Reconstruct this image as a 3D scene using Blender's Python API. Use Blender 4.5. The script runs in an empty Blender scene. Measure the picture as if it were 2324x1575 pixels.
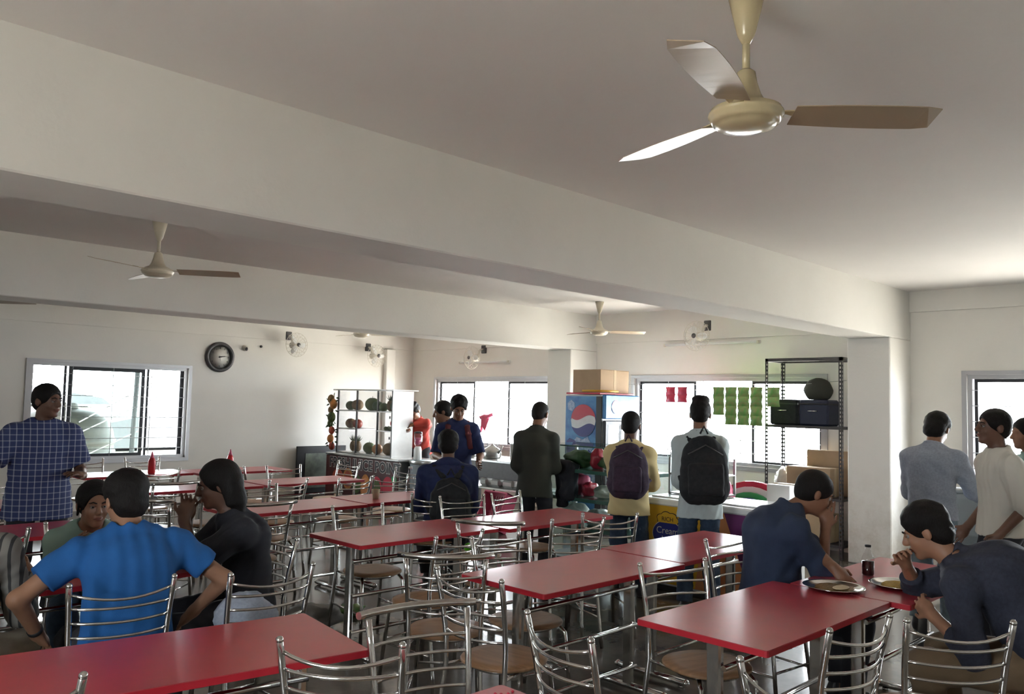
import bpy, math, random
import numpy as np
from mathutils import Matrix, Vector
random.seed(7)
SC = bpy.context.scene
COL = SC.collection
PI = math.pi

# ------------------------------------------------------------------ camera
cam_d = bpy.data.cameras.new('camera'); cam = bpy.data.objects.new('camera', cam_d); COL.objects.link(cam)
cam_d.sensor_width = 36.0; cam_d.lens = 28.822; cam_d.clip_start = 0.05; cam_d.clip_end = 500
CAMR = ((0.710595, -0.064206, -0.700666), (-0.703199, -0.031113, -0.710312), (0.023806, 0.997452, -0.067258))
cm = Matrix(CAMR).to_4x4(); cm.translation = Vector((0, 0, 1.65)); cam.matrix_world = cm
SC.camera = cam

# ------------------------------------------------------------------ sky, portals, exposure
w = bpy.data.worlds.new('overcast_sky'); SC.world = w; w.use_nodes = True
_bg = w.node_tree.nodes['Background']
_bg.inputs[0].default_value = (0.88, 0.945, 1.0, 1); _bg.inputs[1].default_value = 34.0
_sl = bpy.data.lights.new('sun', 'SUN'); _sl.energy = 150.0; _sl.angle = math.radians(3); _sl.color = (1, .96, .9)
_so = bpy.data.objects.new('sun', _sl); COL.objects.link(_so); _so.rotation_euler = Vector((-.22, -.15, .96)).to_track_quat('Z', 'Y').to_euler()
SC.view_settings.view_transform = 'Standard'; SC.view_settings.look = 'None'
SC.view_settings.exposure = 0.2; SC.view_settings.gamma = 1.0; SC.view_settings.use_curve_mapping = False
cy = SC.cycles
cy.max_bounces = 9; cy.diffuse_bounces = 6; cy.glossy_bounces = 4; cy.transmission_bounces = 6; cy.transparent_max_bounces = 10
cy.caustics_reflective = False; cy.caustics_refractive = False; cy.sample_clamp_indirect = 12.0
try: cy.use_denoising = True
except Exception: pass

XR, YC, XB, YF, ZC = 9.6, 12.4, -1.7, -3.2, 2.99     # wall planes and ceiling height
# windows: (wall, from, to, sill, head)
WINS = [('R', 8.88, 11.69, 0.90, 2.04), ('R', 4.38, 7.19, 0.90, 2.04), ('R', 0.0, 2.81, 0.90, 2.06),
        ('C', 3.14, 5.30, 0.70, 2.05), ('B', 0.6, 2.2, 1.00, 2.05)]
for wl, a, b, z0, z1 in WINS:
    L = bpy.data.lights.new('window_portal', 'AREA'); L.shape = 'RECTANGLE'; L.size = b - a; L.size_y = z1 - z0
    L.cycles.is_portal = True
    o = bpy.data.objects.new('window_portal', L); COL.objects.link(o)
    m_, zc = (a + b) / 2, (z0 + z1) / 2
    if wl == 'R': o.location = (XR + .26, m_, zc); o.rotation_euler = (PI / 2, 0, PI / 2)
    if wl == 'B': o.location = (XB - .26, m_, zc); o.rotation_euler = (PI / 2, 0, -PI / 2)
    if wl == 'C': o.location = (m_, YC + .26, zc); o.rotation_euler = (PI / 2, 0, PI)
    if wl == 'F': o.location = (m_, YF - .26, zc); o.rotation_euler = (PI / 2, 0, 0)

# ------------------------------------------------------------------ materials
def lin(h):
    if isinstance(h, str):
        h = h.lstrip('#'); c = [int(h[i:i + 2], 16) / 255 for i in (0, 2, 4)]
        return tuple((x / 12.92 if x <= .04045 else ((x + .055) / 1.055) ** 2.4) for x in c)
    return tuple(h)
def mat(name, col, rough=.6, metal=0., var=0., vs=8., bump=0., bs=60., col2=None, coat=0., spec=.5, alpha=1., trans=0., sheen=0., emit=0., stretch=None, ior=1.45):
    m = bpy.data.materials.new(name); m.use_nodes = True; nt = m.node_tree; N = nt.nodes; Lk = nt.links
    b = N['Principled BSDF']; c = lin(col)
    b.inputs['Base Color'].default_value = (*c, 1); b.inputs['Roughness'].default_value = rough
    b.inputs['Metallic'].default_value = metal; b.inputs['Specular IOR Level'].default_value = spec
    b.inputs['Coat Weight'].default_value = coat; b.inputs['Coat Roughness'].default_value = .1
    b.inputs['Transmission Weight'].default_value = trans; b.inputs['Alpha'].default_value = alpha
    b.inputs['Sheen Weight'].default_value = sheen; b.inputs['IOR'].default_value = ior
    if emit: b.inputs['Emission Color'].default_value = (*c, 1); b.inputs['Emission Strength'].default_value = emit
    if var or bump:
        tc = N.new('ShaderNodeTexCoord'); mp = N.new('ShaderNodeMapping')
        if stretch: mp.inputs['Scale'].default_value = stretch
        Lk.new(tc.outputs['Object'], mp.inputs[0])
    if var:
        n = N.new('ShaderNodeTexNoise'); n.inputs['Scale'].default_value = vs; n.inputs['Detail'].default_value = 5; n.inputs['Roughness'].default_value = .6
        Lk.new(mp.outputs[0], n.inputs[0])
        r = N.new('ShaderNodeValToRGB'); c2 = lin(col2) if col2 else tuple(x * (1 - var) for x in c)
        r.color_ramp.elements[0].position = .3; r.color_ramp.elements[1].position = .7
        r.color_ramp.elements[0].color = (*c2, 1); r.color_ramp.elements[1].color = (*c, 1)
        Lk.new(n.outputs['Fac'], r.inputs[0]); Lk.new(r.outputs[0], b.inputs['Base Color'])
    if bump:
        n2 = N.new('ShaderNodeTexNoise'); n2.inputs['Scale'].default_value = bs; n2.inputs['Detail'].default_value = 4
        Lk.new(mp.outputs[0], n2.inputs[0]); bu = N.new('ShaderNodeBump'); bu.inputs['Strength'].default_value = bump; bu.inputs['Distance'].default_value = .01
        Lk.new(n2.outputs['Fac'], bu.inputs['Height']); Lk.new(bu.outputs[0], b.inputs['Normal'])
    return m
def glass(name, tint=(1, 1, 1), t=.9, refl=.08):
    m = bpy.data.materials.new(name); m.use_nodes = True; nt = m.node_tree; N = nt.nodes; Lk = nt.links
    N.remove(N['Principled BSDF']); out = N['Material Output']
    tr = N.new('ShaderNodeBsdfTransparent'); tr.inputs[0].default_value = (tint[0] * t, tint[1] * t, tint[2] * t, 1)
    gl = N.new('ShaderNodeBsdfGlossy'); gl.inputs['Roughness'].default_value = .03
    fr = N.new('ShaderNodeLayerWeight'); fr.inputs[0].default_value = .5
    pw = N.new('ShaderNodeMath'); pw.operation = 'POWER'; pw.inputs[1].default_value = 5; Lk.new(fr.outputs['Facing'], pw.inputs[0])
    ma = N.new('ShaderNodeMath'); ma.operation = 'MULTIPLY_ADD'; ma.inputs[1].default_value = .9; ma.inputs[2].default_value = .04; Lk.new(pw.outputs[0], ma.inputs[0])
    mx = N.new('ShaderNodeMixShader'); Lk.new(ma.outputs[0], mx.inputs[0]); Lk.new(tr.outputs[0], mx.inputs[1]); Lk.new(gl.outputs[0], mx.inputs[2])
    Lk.new(mx.outputs[0], out.inputs[0]); return m
def check_mat(name, base, line, sc=26., wd=.12, rough=.85, stripes=False):
    m = mat(name, base, rough); nt = m.node_tree; N = nt.nodes; Lk = nt.links; b = N['Principled BSDF']
    tc = N.new('ShaderNodeTexCoord'); sx = N.new('ShaderNodeSeparateXYZ'); Lk.new(tc.outputs['Object'], sx.inputs[0])
    def line_(sock, s):
        a = N.new('ShaderNodeMath'); a.operation = 'MULTIPLY'; a.inputs[1].default_value = s; Lk.new(sock, a.inputs[0])
        f = N.new('ShaderNodeMath'); f.operation = 'FRACT'; Lk.new(a.outputs[0], f.inputs[0])
        g = N.new('ShaderNodeMath'); g.operation = 'LESS_THAN'; g.inputs[1].default_value = wd; Lk.new(f.outputs[0], g.inputs[0]); return g
    gx = line_(sx.outputs['X'], sc)
    gz = line_(sx.outputs['Z'], sc)
    ad = N.new('ShaderNodeMath'); ad.operation = 'MULTIPLY_ADD'; ad.inputs[1].default_value = .55
    Lk.new(gx.outputs[0], ad.inputs[0])
    if stripes: ad.inputs[1].default_value = 1.0; ad.inputs[2].default_value = 0.
    else:
        h = N.new('ShaderNodeMath'); h.operation = 'MULTIPLY'; h.inputs[1].default_value = .45; Lk.new(gz.outputs[0], h.inputs[0]); Lk.new(h.outputs[0], ad.inputs[2])
    mx = N.new('ShaderNodeMix'); mx.data_type = 'RGBA'; mx.inputs[6].default_value = (*lin(base), 1); mx.inputs[7].default_value = (*lin(line), 1)
    Lk.new(ad.outputs[0], mx.inputs[0]); Lk.new(mx.outputs[2], b.inputs['Base Color']); return m

M = {}
M['wall'] = mat('painted_plaster', (.77, .745, .69), .7, var=.06, vs=1.3, bump=.12, bs=35)
M['ceil'] = mat('ceiling_paint', (.74, .71, .68), .75, var=.05, vs=.9, bump=.1, bs=30)
M['column'] = mat('column_paint', (.76, .74, .69), .7, var=.06, vs=1.6, bump=.15, bs=30)
M['pier'] = mat('stained_pier_paint', (.76, .74, .69), .7, bump=.15, bs=30)
def _stain(m):
    nt = m.node_tree; N = nt.nodes; Lk = nt.links; b = N['Principled BSDF']
    tc = N.new('ShaderNodeTexCoord'); n = N.new('ShaderNodeTexNoise'); n.inputs['Scale'].default_value = 5; n.inputs['Detail'].default_value = 8; n.inputs['Roughness'].default_value = .7
    Lk.new(tc.outputs['Object'], n.inputs[0]); sx = N.new('ShaderNodeSeparateXYZ'); Lk.new(tc.outputs['Object'], sx.inputs[0])
    a = N.new('ShaderNodeMapRange'); a.inputs[1].default_value = 1.1; a.inputs[2].default_value = 0.; a.inputs[3].default_value = 0.; a.inputs[4].default_value = .45; Lk.new(sx.outputs['Z'], a.inputs[0])
    r = N.new('ShaderNodeMapRange'); r.inputs[1].default_value = .42; r.inputs[2].default_value = .62; Lk.new(n.outputs['Fac'], r.inputs[0])
    q = N.new('ShaderNodeMath'); q.operation = 'MULTIPLY'; Lk.new(a.outputs[0], q.inputs[0]); Lk.new(r.outputs[0], q.inputs[1])
    mx = N.new('ShaderNodeMix'); mx.data_type = 'RGBA'; mx.inputs[6].default_value = (.76, .74, .69, 1); mx.inputs[7].default_value = (.40, .34, .24, 1)
    Lk.new(q.outputs[0], mx.inputs[0]); Lk.new(mx.outputs[2], b.inputs['Base Color'])
_stain(M['pier'])
M['floor'] = mat('polished_stone_floor', (.165, .142, .118), .16, var=.5, vs=3.5, col2=(.095, .082, .070), spec=.6)
M['red'] = mat('red_laminate', (.46, .035, .05), .30, var=.16, vs=5, col2=(.38, .03, .042), spec=.8, ior=1.7)
M['redge'] = mat('red_edge_band', (.42, .018, .03), .35)
M['chrome'] = mat('chrome_steel', (.72, .70, .67), .13, 1., var=.1, vs=30)
M['steel'] = mat('brushed_steel', (.55, .55, .54), .28, 1., var=.12, vs=9)
M['seat'] = mat('plywood_seat', (.44, .25, .13), .4, var=.35, vs=6, stretch=(1, 7, 1), bump=.02)
M['fan'] = mat('cream_enamel', (.62, .53, .33), .22, var=.08, vs=20, coat=.4)
M['fan2'] = mat('fan_ivory', (.62, .56, .44), .3)
M['blade'] = mat('fan_blade_brown', (.36, .28, .19), .3)
M['alu'] = mat('aluminium_frame', (.46, .46, .47), .4, .6)
M['darkframe'] = mat('dark_window_frame', (.035, .036, .04), .4, .3)
M['white'] = mat('white_enamel', (.75, .75, .73), .35)
M['offwhite'] = mat('ivory_plastic', (.62, .58, .50), .45)
M['black'] = mat('black_plastic', (.02, .02, .022), .4)
M['darkgrey'] = mat('dark_grey_metal', (.09, .085, .085), .45, .4, var=.2, vs=20)
M['glass'] = glass('clear_glass', (1, 1, 1), .93)
M['gglass'] = glass('green_edge_glass', (.93, .985, .97), .95)
M['gedge'] = mat('glass_edge', (.10, .20, .17), .25)
M['wglass'] = glass('tinted_window_glass', (.86, .92, .90), .75)
M['ground'] = mat('sunlit_ground', (.42, .40, .36), .9, var=.2, vs=.3)
M['carton'] = mat('brown_carton', (.42, .30, .19), .8, var=.15, vs=5, bump=.05)
M['carton2'] = mat('pale_carton', (.55, .43, .28), .8, var=.12, vs=5)
M['yellow'] = mat('yellow_panel', (.62, .36, .03), .4)
M['orange'] = mat('orange_panel', (.62, .25, .10), .4)
M['purple'] = mat('purple_panel', (.15, .035, .13), .4)
M['navyprint'] = mat('navy_print', (.03, .035, .20), .4)
M['bluepanel'] = mat('blue_print', (.02, .10, .36), .35, var=.6, vs=6, col2=(.08, .30, .56))
M['printred'] = mat('red_print', (.50, .03, .06), .35)
M['printwhite'] = mat('white_print', (.72, .74, .76), .35, var=.08, vs=20)
M['printice'] = mat('ice_print', (.50, .62, .74), .35, var=.6, vs=22, col2=(.10, .19, .42))
M['signdark'] = mat('maroon_sign', (.10, .03, .03), .5, var=.4, vs=7)
M['letter'] = mat('dark_lettering', (.02, .015, .02), .5)
M['letterw'] = mat('white_lettering', (.55, .52, .48), .5)
M['green'] = mat('green_packet', (.12, .36, .08), .3, var=.3, vs=25, col2=(.28, .30, .12))
M['redpk'] = mat('red_packet', (.60, .05, .10), .3, var=.3, vs=25)
M['pink'] = mat('pink_plastic', (.62, .12, .22), .4)
M['ketchup'] = mat('red_squeeze_plastic', (.55, .02, .03), .3)
M['rice'] = mat('yellow_rice', (.50, .32, .05), .8, var=.5, vs=90, bump=.8, bs=160, col2=(.35, .22, .06))
M['curry'] = mat('brown_curry', (.22, .12, .03), .5, var=.5, vs=50, bump=.6, bs=120)
M['cola'] = mat('cola_liquid', (.03, .006, .006), .1)
M['white_paper'] = mat('white_paper', (.75, .74, .70), .7, bump=.1)
M['plastic_bag'] = mat('white_plastic_bag', (.60, .60, .58), .4, bump=.5, bs=25)
M['lime'] = mat('bright_green_plastic', (.10, .55, .02), .3)
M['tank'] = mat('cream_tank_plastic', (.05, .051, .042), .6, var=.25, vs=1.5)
M['roofgrey'] = mat('grey_roofing', (.05, .055, .06), .6, var=.3, vs=1)
M['concrete'] = mat('pale_concrete', (.30, .29, .27), .8, var=.2, vs=1)
M['leaf'] = mat('dark_leaf', (.03, .07, .02), .5, var=.3, vs=30)
M['fruitbrown'] = mat('pineapple_skin', (.22, .13, .05), .6, bump=.8, bs=40, var=.4, vs=30)
M['fruitgreen'] = mat('green_fruit_skin', (.08, .12, .03), .4, var=.3, vs=12)
M['fruitred'] = mat('red_fruit_skin', (.42, .07, .04), .35, var=.3, vs=10)
M['fruitorange'] = mat('orange_fruit_skin', (.50, .20, .05), .45, var=.2, vs=10)
M['bluepl'] = mat('blue_plastic', (.04, .08, .45), .4)
M['greenpl'] = mat('green_plastic', (.03, .35, .10), .4)
M['drum'] = mat('grey_blue_plastic', (.32, .37, .40), .45)
M['clockface'] = mat('clock_face', (.62, .60, .54), .5)
M['skin'] = mat('brown_skin', (.24, .115, .065), .5, var=.12, vs=14)
M['skin2'] = mat('dark_brown_skin', (.15, .075, .048), .5, var=.12, vs=14)
M['skin3'] = mat('tan_skin', (.33, .17, .10), .5, var=.1, vs=14)
M['hair'] = mat('black_hair', (.010, .008, .007), .6, bump=.5, bs=260, spec=.2, stretch=(1, 1, .25))
M['eye'] = mat('eye_white', (.26, .24, .22), .3)
M['iris'] = mat('dark_iris', (.01, .006, .005), .2)
M['lip'] = mat('lip_skin', (.20, .07, .05), .5)
def cloth(n, c, **k): 
    M[n] = mat(n, c, .9, sheen=0., bump=.12, bs=220, **k)
cloth('blue_tshirt', (.012, .10, .31), var=.15, vs=14)
cloth('black_cloth', (.02, .02, .026))
cloth('dark_trouser', (.03, .03, .036))
cloth('navy_cloth', (.028, .042, .085), var=.2, vs=10)
cloth('slate_cloth', (.036, .04, .062), var=.3, vs=60)
cloth('denim', (.05, .08, .13), var=.3, vs=40)
cloth('light_denim', (.22, .30, .36), var=.3, vs=30)
cloth('red_cloth', (.58, .08, .06))
cloth('pale_yellow', (.58, .47, .24))
cloth('pale_shirt', (.48, .55, .55))
cloth('grey_shirt', (.30, .33, .39), var=.25, vs=70)
cloth('white_shirt', (.62, .60, .53))
cloth('teal_cloth', (.22, .32, .27))
cloth('beige_cloth', (.42, .36, .26))
cloth('olive_dark', (.035, .036, .028))
cloth('royal_cloth', (.018, .028, .095), var=.2, vs=10)
cloth('plum_bag', (.055, .035, .06), var=.4, vs=30)
cloth('black_bag', (.022, .024, .026), var=.4, vs=30)
cloth('maroon_cloth', (.12, .03, .035))
M['case_navy'] = mat('dark_navy_plastic', (.02, .024, .05), .45)
cloth('khaki', (.16, .11, .065))
M['blue_check'] = check_mat('blue_check_cloth', (.035, .05, .14), (.40, .43, .52), 24, .16)
M['stripe'] = check_mat('striped_cloth', (.20, .19, .17), (.04, .04, .04), 28, .3, stripes=True)

# ------------------------------------------------------------------ mesh helpers
class MB:
    def __init__(s): s.v = []; s.f = []; s.m = []; s.s = []
    def add(s, vs, fs, mi=0, sm=False):
        n = len(s.v); s.v.extend([tuple(map(float, p)) for p in vs])
        for f in fs: s.f.append(tuple(i + n for i in f)); s.m.append(mi); s.s.append(sm)
        return s
    def box(s, c, d, mi=0, ch=0., R=None):
        x, y, z = d[0] / 2, d[1] / 2, d[2] / 2
        if ch <= 0:
            vs = [(i * x, j * y, k * z) for i in (-1, 1) for j in (-1, 1) for k in (-1, 1)]
            fs = [(0, 1, 3, 2), (4, 6, 7, 5), (0, 4, 5, 1), (2, 3, 7, 6), (0, 2, 6, 4), (1, 5, 7, 3)]
        else:
            ch = min(ch, x * .9, y * .9, z * .9); vs = []; ix = {}
            for i in (-1, 1):
                for j in (-1, 1):
                    for k in (-1, 1):
                        for a in range(3):
                            p = [i * (x - ch), j * (y - ch), k * (z - ch)]; p[a] = (i * x, j * y, k * z)[a]
                            ix[(i, j, k, a)] = len(vs); vs.append(tuple(p))
            fs = []
            for sg in (-1, 1):
                q = [(-1, -1), (1, -1), (1, 1), (-1, 1)]
                fs.append([ix[(sg, a, b, 0)] for a, b in q][::1 if sg > 0 else -1])
                fs.append([ix[(b, sg, a, 1)] for a, b in q][::1 if sg > 0 else -1])
                fs.append([ix[(a, b, sg, 2)] for a, b in q][::1 if sg > 0 else -1])
            for a_ in (-1, 1):
                for b_ in (-1, 1):
                    fs.append([ix[(a_, b_, -1, 0)], ix[(a_, b_, 1, 0)], ix[(a_, b_, 1, 1)], ix[(a_, b_, -1, 1)]][::1 if a_ * b_ < 0 else -1])
                    fs.append([ix[(-1, a_, b_, 1)], ix[(1, a_, b_, 1)], ix[(1, a_, b_, 2)], ix[(-1, a_, b_, 2)]][::1 if a_ * b_ < 0 else -1])
                    fs.append([ix[(a_, -1, b_, 2)], ix[(a_, 1, b_, 2)], ix[(a_, 1, b_, 0)], ix[(a_, -1, b_, 0)]][::1 if a_ * b_ < 0 else -1])
            for i in (-1, 1):
                for j in (-1, 1):
                    for k in (-1, 1):
                        t = [ix[(i, j, k, 0)], ix[(i, j, k, 1)], ix[(i, j, k, 2)]]
                        fs.append(t if i * j * k > 0 else t[::-1])
        if R is not None: vs = [tuple(R @ Vector(p)) for p in vs]
        vs = [(p[0] + c[0], p[1] + c[1], p[2] + c[2]) for p in vs]
        return s.add(vs, fs, mi)
    def bb(s, x0, x1, y0, y1, z0, z1, mi=0, ch=0.): return s.box(((x0 + x1) / 2, (y0 + y1) / 2, (z0 + z1) / 2), (x1 - x0, y1 - y0, z1 - z0), mi, ch)
    def tube(s, path, r, n=8, mi=0, cap=True, ball=False, flat=1.0):
        P = [np.array(p, float) for p in path]; k = len(P)
        rr = r if isinstance(r, (list, tuple)) else [r] * k
        T = []
        for i in range(k):
            t = P[min(i + 1, k - 1)] - P[max(i - 1, 0)]; T.append(t / (np.linalg.norm(t) + 1e-12))
        u = np.cross(T[0], (0, 0, 1)); 
        if np.linalg.norm(u) < .1: u = np.cross(T[0], (1, 0, 0))
        u /= np.linalg.norm(u); vs = []; fs = []
        if ball:
            e = P[-1] + T[-1] * rr[-1] * .9; P.append(e); T.append(T[-1]); rr = list(rr) + [rr[-1] * .45]; k += 1
        for i in range(k):
            u = u - T[i] * (u @ T[i]); u /= np.linalg.norm(u); v = np.cross(T[i], u)
            for j in range(n):
                a = 2 * PI * j / n; vs.append(P[i] + (u * math.cos(a) + v * math.sin(a) * flat) * rr[i])
        for i in range(k - 1):
            for j in range(n):
                j2 = (j + 1) % n; fs.append((i * n + j, i * n + j2, (i + 1) * n + j2, (i + 1) * n + j))
        s.add(vs, fs, mi, True)
        if cap:
            b = len(s.v) - len(vs)
            s.f.append(tuple(b + j for j in range(n))[::-1]); s.m.append(mi); s.s.append(False)
            s.f.append(tuple(b + (k - 1) * n + j for j in range(n))); s.m.append(mi); s.s.append(False)
        return s
    def lathe(s, prof, c=(0, 0, 0), n=20, mi=0, R=None, sx=1., sy=1., sm=True, caps=True):
        vs = []; fs = []; k = len(prof)
        for r, z in prof:
            for j in range(n):
                a = 2 * PI * j / n; p = Vector((r * math.cos(a) * sx, r * math.sin(a) * sy, z))
                if R is not None: p = R @ p
                vs.append((p[0] + c[0], p[1] + c[1], p[2] + c[2]))
        for i in range(k - 1):
            for j in range(n):
                j2 = (j + 1) % n; fs.append((i * n + j, i * n + j2, (i + 1) * n + j2, (i + 1) * n + j))
        s.add(vs, fs, mi, sm); b = len(s.v) - len(vs)
        for i, rev in ((0, True), (k - 1, False)):
            if prof[i][0] > 1e-5 and caps:
                f = tuple(b + i * n + j for j in range(n)); s.f.append(f[::-1] if rev else f); s.m.append(mi); s.s.append(False)
        return s
    def ell(s, c, r, n=12, m=8, mi=0, R=None):
        if not isinstance(r, (tuple, list)): r = (r, r, r)
        prof = [(max(math.sin(PI * i / m), 1e-6), -math.cos(PI * i / m) * 1.0) for i in range(m + 1)]
        vs = []; fs = []
        for rr, z in prof:
            for j in range(n):
                a = 2 * PI * j / n; p = Vector((rr * math.cos(a) * r[0], rr * math.sin(a) * r[1], z * r[2]))
                if R is not None: p = R @ p
                vs.append((p[0] + c[0], p[1] + c[1], p[2] + c[2]))
        for i in range(m):
            for j in range(n):
                j2 = (j + 1) % n; fs.append((i * n + j, i * n + j2, (i + 1) * n + j2, (i + 1) * n + j))
        return s.add(vs, fs, mi, True)
    def prism(s, poly, z0, z1, mi=0, F=None):
        n = len(poly); F = F or (lambda x, y, z: (x, y, z))
        vs = [F(x, y, z0) for x, y in poly] + [F(x, y, z1) for x, y in poly]
        fs = [tuple(range(n))[::-1], tuple(range(n, 2 * n))] + [(i, (i + 1) % n, n + (i + 1) % n, n + i) for i in range(n)]
        return s.add(vs, fs, mi)
    def mesh(s, name, mats):
        me = bpy.data.meshes.new(name); me.from_pydata(s.v, [], s.f)
        mats = mats if isinstance(mats, (list, tuple)) else [mats]
        for m in mats: me.materials.append(M[m] if isinstance(m, str) else m)
        me.polygons.foreach_set('material_index', s.m); me.polygons.foreach_set('use_smooth', s.s); me.update(); return me
    def build(s, name, mats, parent=None, **k): return link(name, s.mesh(name, mats), parent, **k)
def link(name, me, parent=None, loc=None, rz=None, label=None, cat=None, group=None, kind=None):
    o = bpy.data.objects.new(name, me); COL.objects.link(o)
    if parent is not None: o.parent = parent
    if loc is not None: o.location = loc
    if rz is not None: o.rotation_euler = (0, 0, rz)
    for a, b in (('label', label), ('category', cat), ('group', group), ('kind', kind)):
        if b: o[a] = b
    return o
def thing(name, label, cat, loc=(0, 0, 0), rz=0., group=None): return link(name, None, None, loc, rz, label, cat, group)
def copy_tree(o, parent=None):
    c = o.copy(); COL.objects.link(c)
    if parent is not None: c.parent = parent
    for ch in o.children: copy_tree(ch, c)
    return c
def rrect(x, y, r, n=4):
    out = []
    for cx_, cy_, a0 in ((x - r, y - r, 0), (-x + r, y - r, 90), (-x + r, -y + r, 180), (x - r, -y + r, 270)):
        for i in range(n + 1):
            a = math.radians(a0 + 90 * i / n); out.append((cx_ + r * math.cos(a), cy_ + r * math.sin(a)))
    return out
def text_mesh(txt, size, name, mats, parent, F, extr=.002, bold=0., sx=1.):
    cu = bpy.data.curves.new('lettering', 'FONT'); cu.body = txt; cu.size = size; cu.extrude = extr; cu.offset = bold; cu.align_x = 'CENTER'; cu.resolution_u = 3
    t = bpy.data.objects.new('lettering', cu); COL.objects.link(t); dg = bpy.context.evaluated_depsgraph_get()
    me = bpy.data.meshes.new_from_object(t.evaluated_get(dg)); bpy.data.objects.remove(t); bpy.data.curves.remove(cu)
    for v in me.vertices: v.co = Vector(F(v.co.x * sx, v.co.y, v.co.z))
    me.materials.clear(); me.materials.append(M[mats]); return link(name, me, parent)
# ================================================================== THE SETTING
def wall_mesh(wl, fixed, thick, lo, hi, wins):
    """A wall with window holes: fixed plane coordinate, boxes run along lo..hi."""
    b = MB(); z1 = ZC + .2
    def put(a0, a1, za, zb):
        if a1 - a0 < .001 or zb - za < .001: return
        if wl in 'RB': b.bb(min(fixed, fixed + thick), max(fixed, fixed + thick), a0, a1, za, zb)
        else: b.bb(a0, a1, min(fixed, fixed + thick), max(fixed, fixed + thick), za, zb)
    c = lo
    for _, a0, a1, s0, s1 in sorted(wins, key=lambda q: q[1]):
        put(c, a0, -.1, z1); put(a0, a1, -.1, s0); put(a0, a1, s1, z1); c = a1
    put(c, hi, -.1, z1); return b
for wl, nm, fx, th, lo, hi in (('R', 'wall_right', XR, .25, YF - .25, YC + .25), ('B', 'wall_back', XB, -.25, YF - .25, YC + .25),
                               ('C', 'wall_left', YC, .25, XB, XR), ('F', 'wall_front', YF, -.25, XB, XR)):
    wall_mesh(wl, fx, th, lo, hi, [q for q in WINS if q[0] == wl]).build(nm, 'wall', kind='structure')
b = MB(); b.bb(XB, XR, YF, YC, -.1, 0); b.build('floor', 'floor', kind='structure')
b = MB(); b.bb(XB - .25, XR + .25, YF - .25, YC + .25, ZC, ZC + .2); b.build('ceiling', 'ceil', kind='structure')
# deep beams across the room, each ending on a pier against the right wall
BW = .46
for i, (y0, nm) in enumerate(((3.38, 'trim_1'), (7.90, 'trim_2'))):
    b = MB(); b.box(((XB + XR) / 2, y0 + BW / 2, (2.445 + ZC) / 2 + .01), (XR - XB, BW, ZC - 2.445 + .02), 0, .008); b.build(nm, 'column', kind='structure')
    b = MB(); b.box(((9.0 + XR) / 2, y0 + BW / 2, 1.2225), (XR - 9.0, BW, 2.445), 0, .01); b.build('trim_%d' % (i + 3), 'pier', kind='structure')
# ring beam standing a little proud of the walls, and a thin downpipe chase on the left wall
b = MB(); b.bb(XR - .03, XR, YF, 3.38, 2.76, ZC); b.bb(XR - .03, XR, 3.84, 7.9, 2.56, ZC); b.bb(XR - .03, XR, 8.36, YC, 2.58, ZC); b.build('trim_5', 'wall', kind='structure')
b = MB(); b.bb(XB, XR, YC - .03, YC, 2.585, ZC); b.build('trim_6', 'wall', kind='structure')
b = MB(); b.box((9.02, YC - .05, 1.29), (.2, .1, 2.56), 0, .01); b.build('trim_7', 'column', kind='structure')

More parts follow.
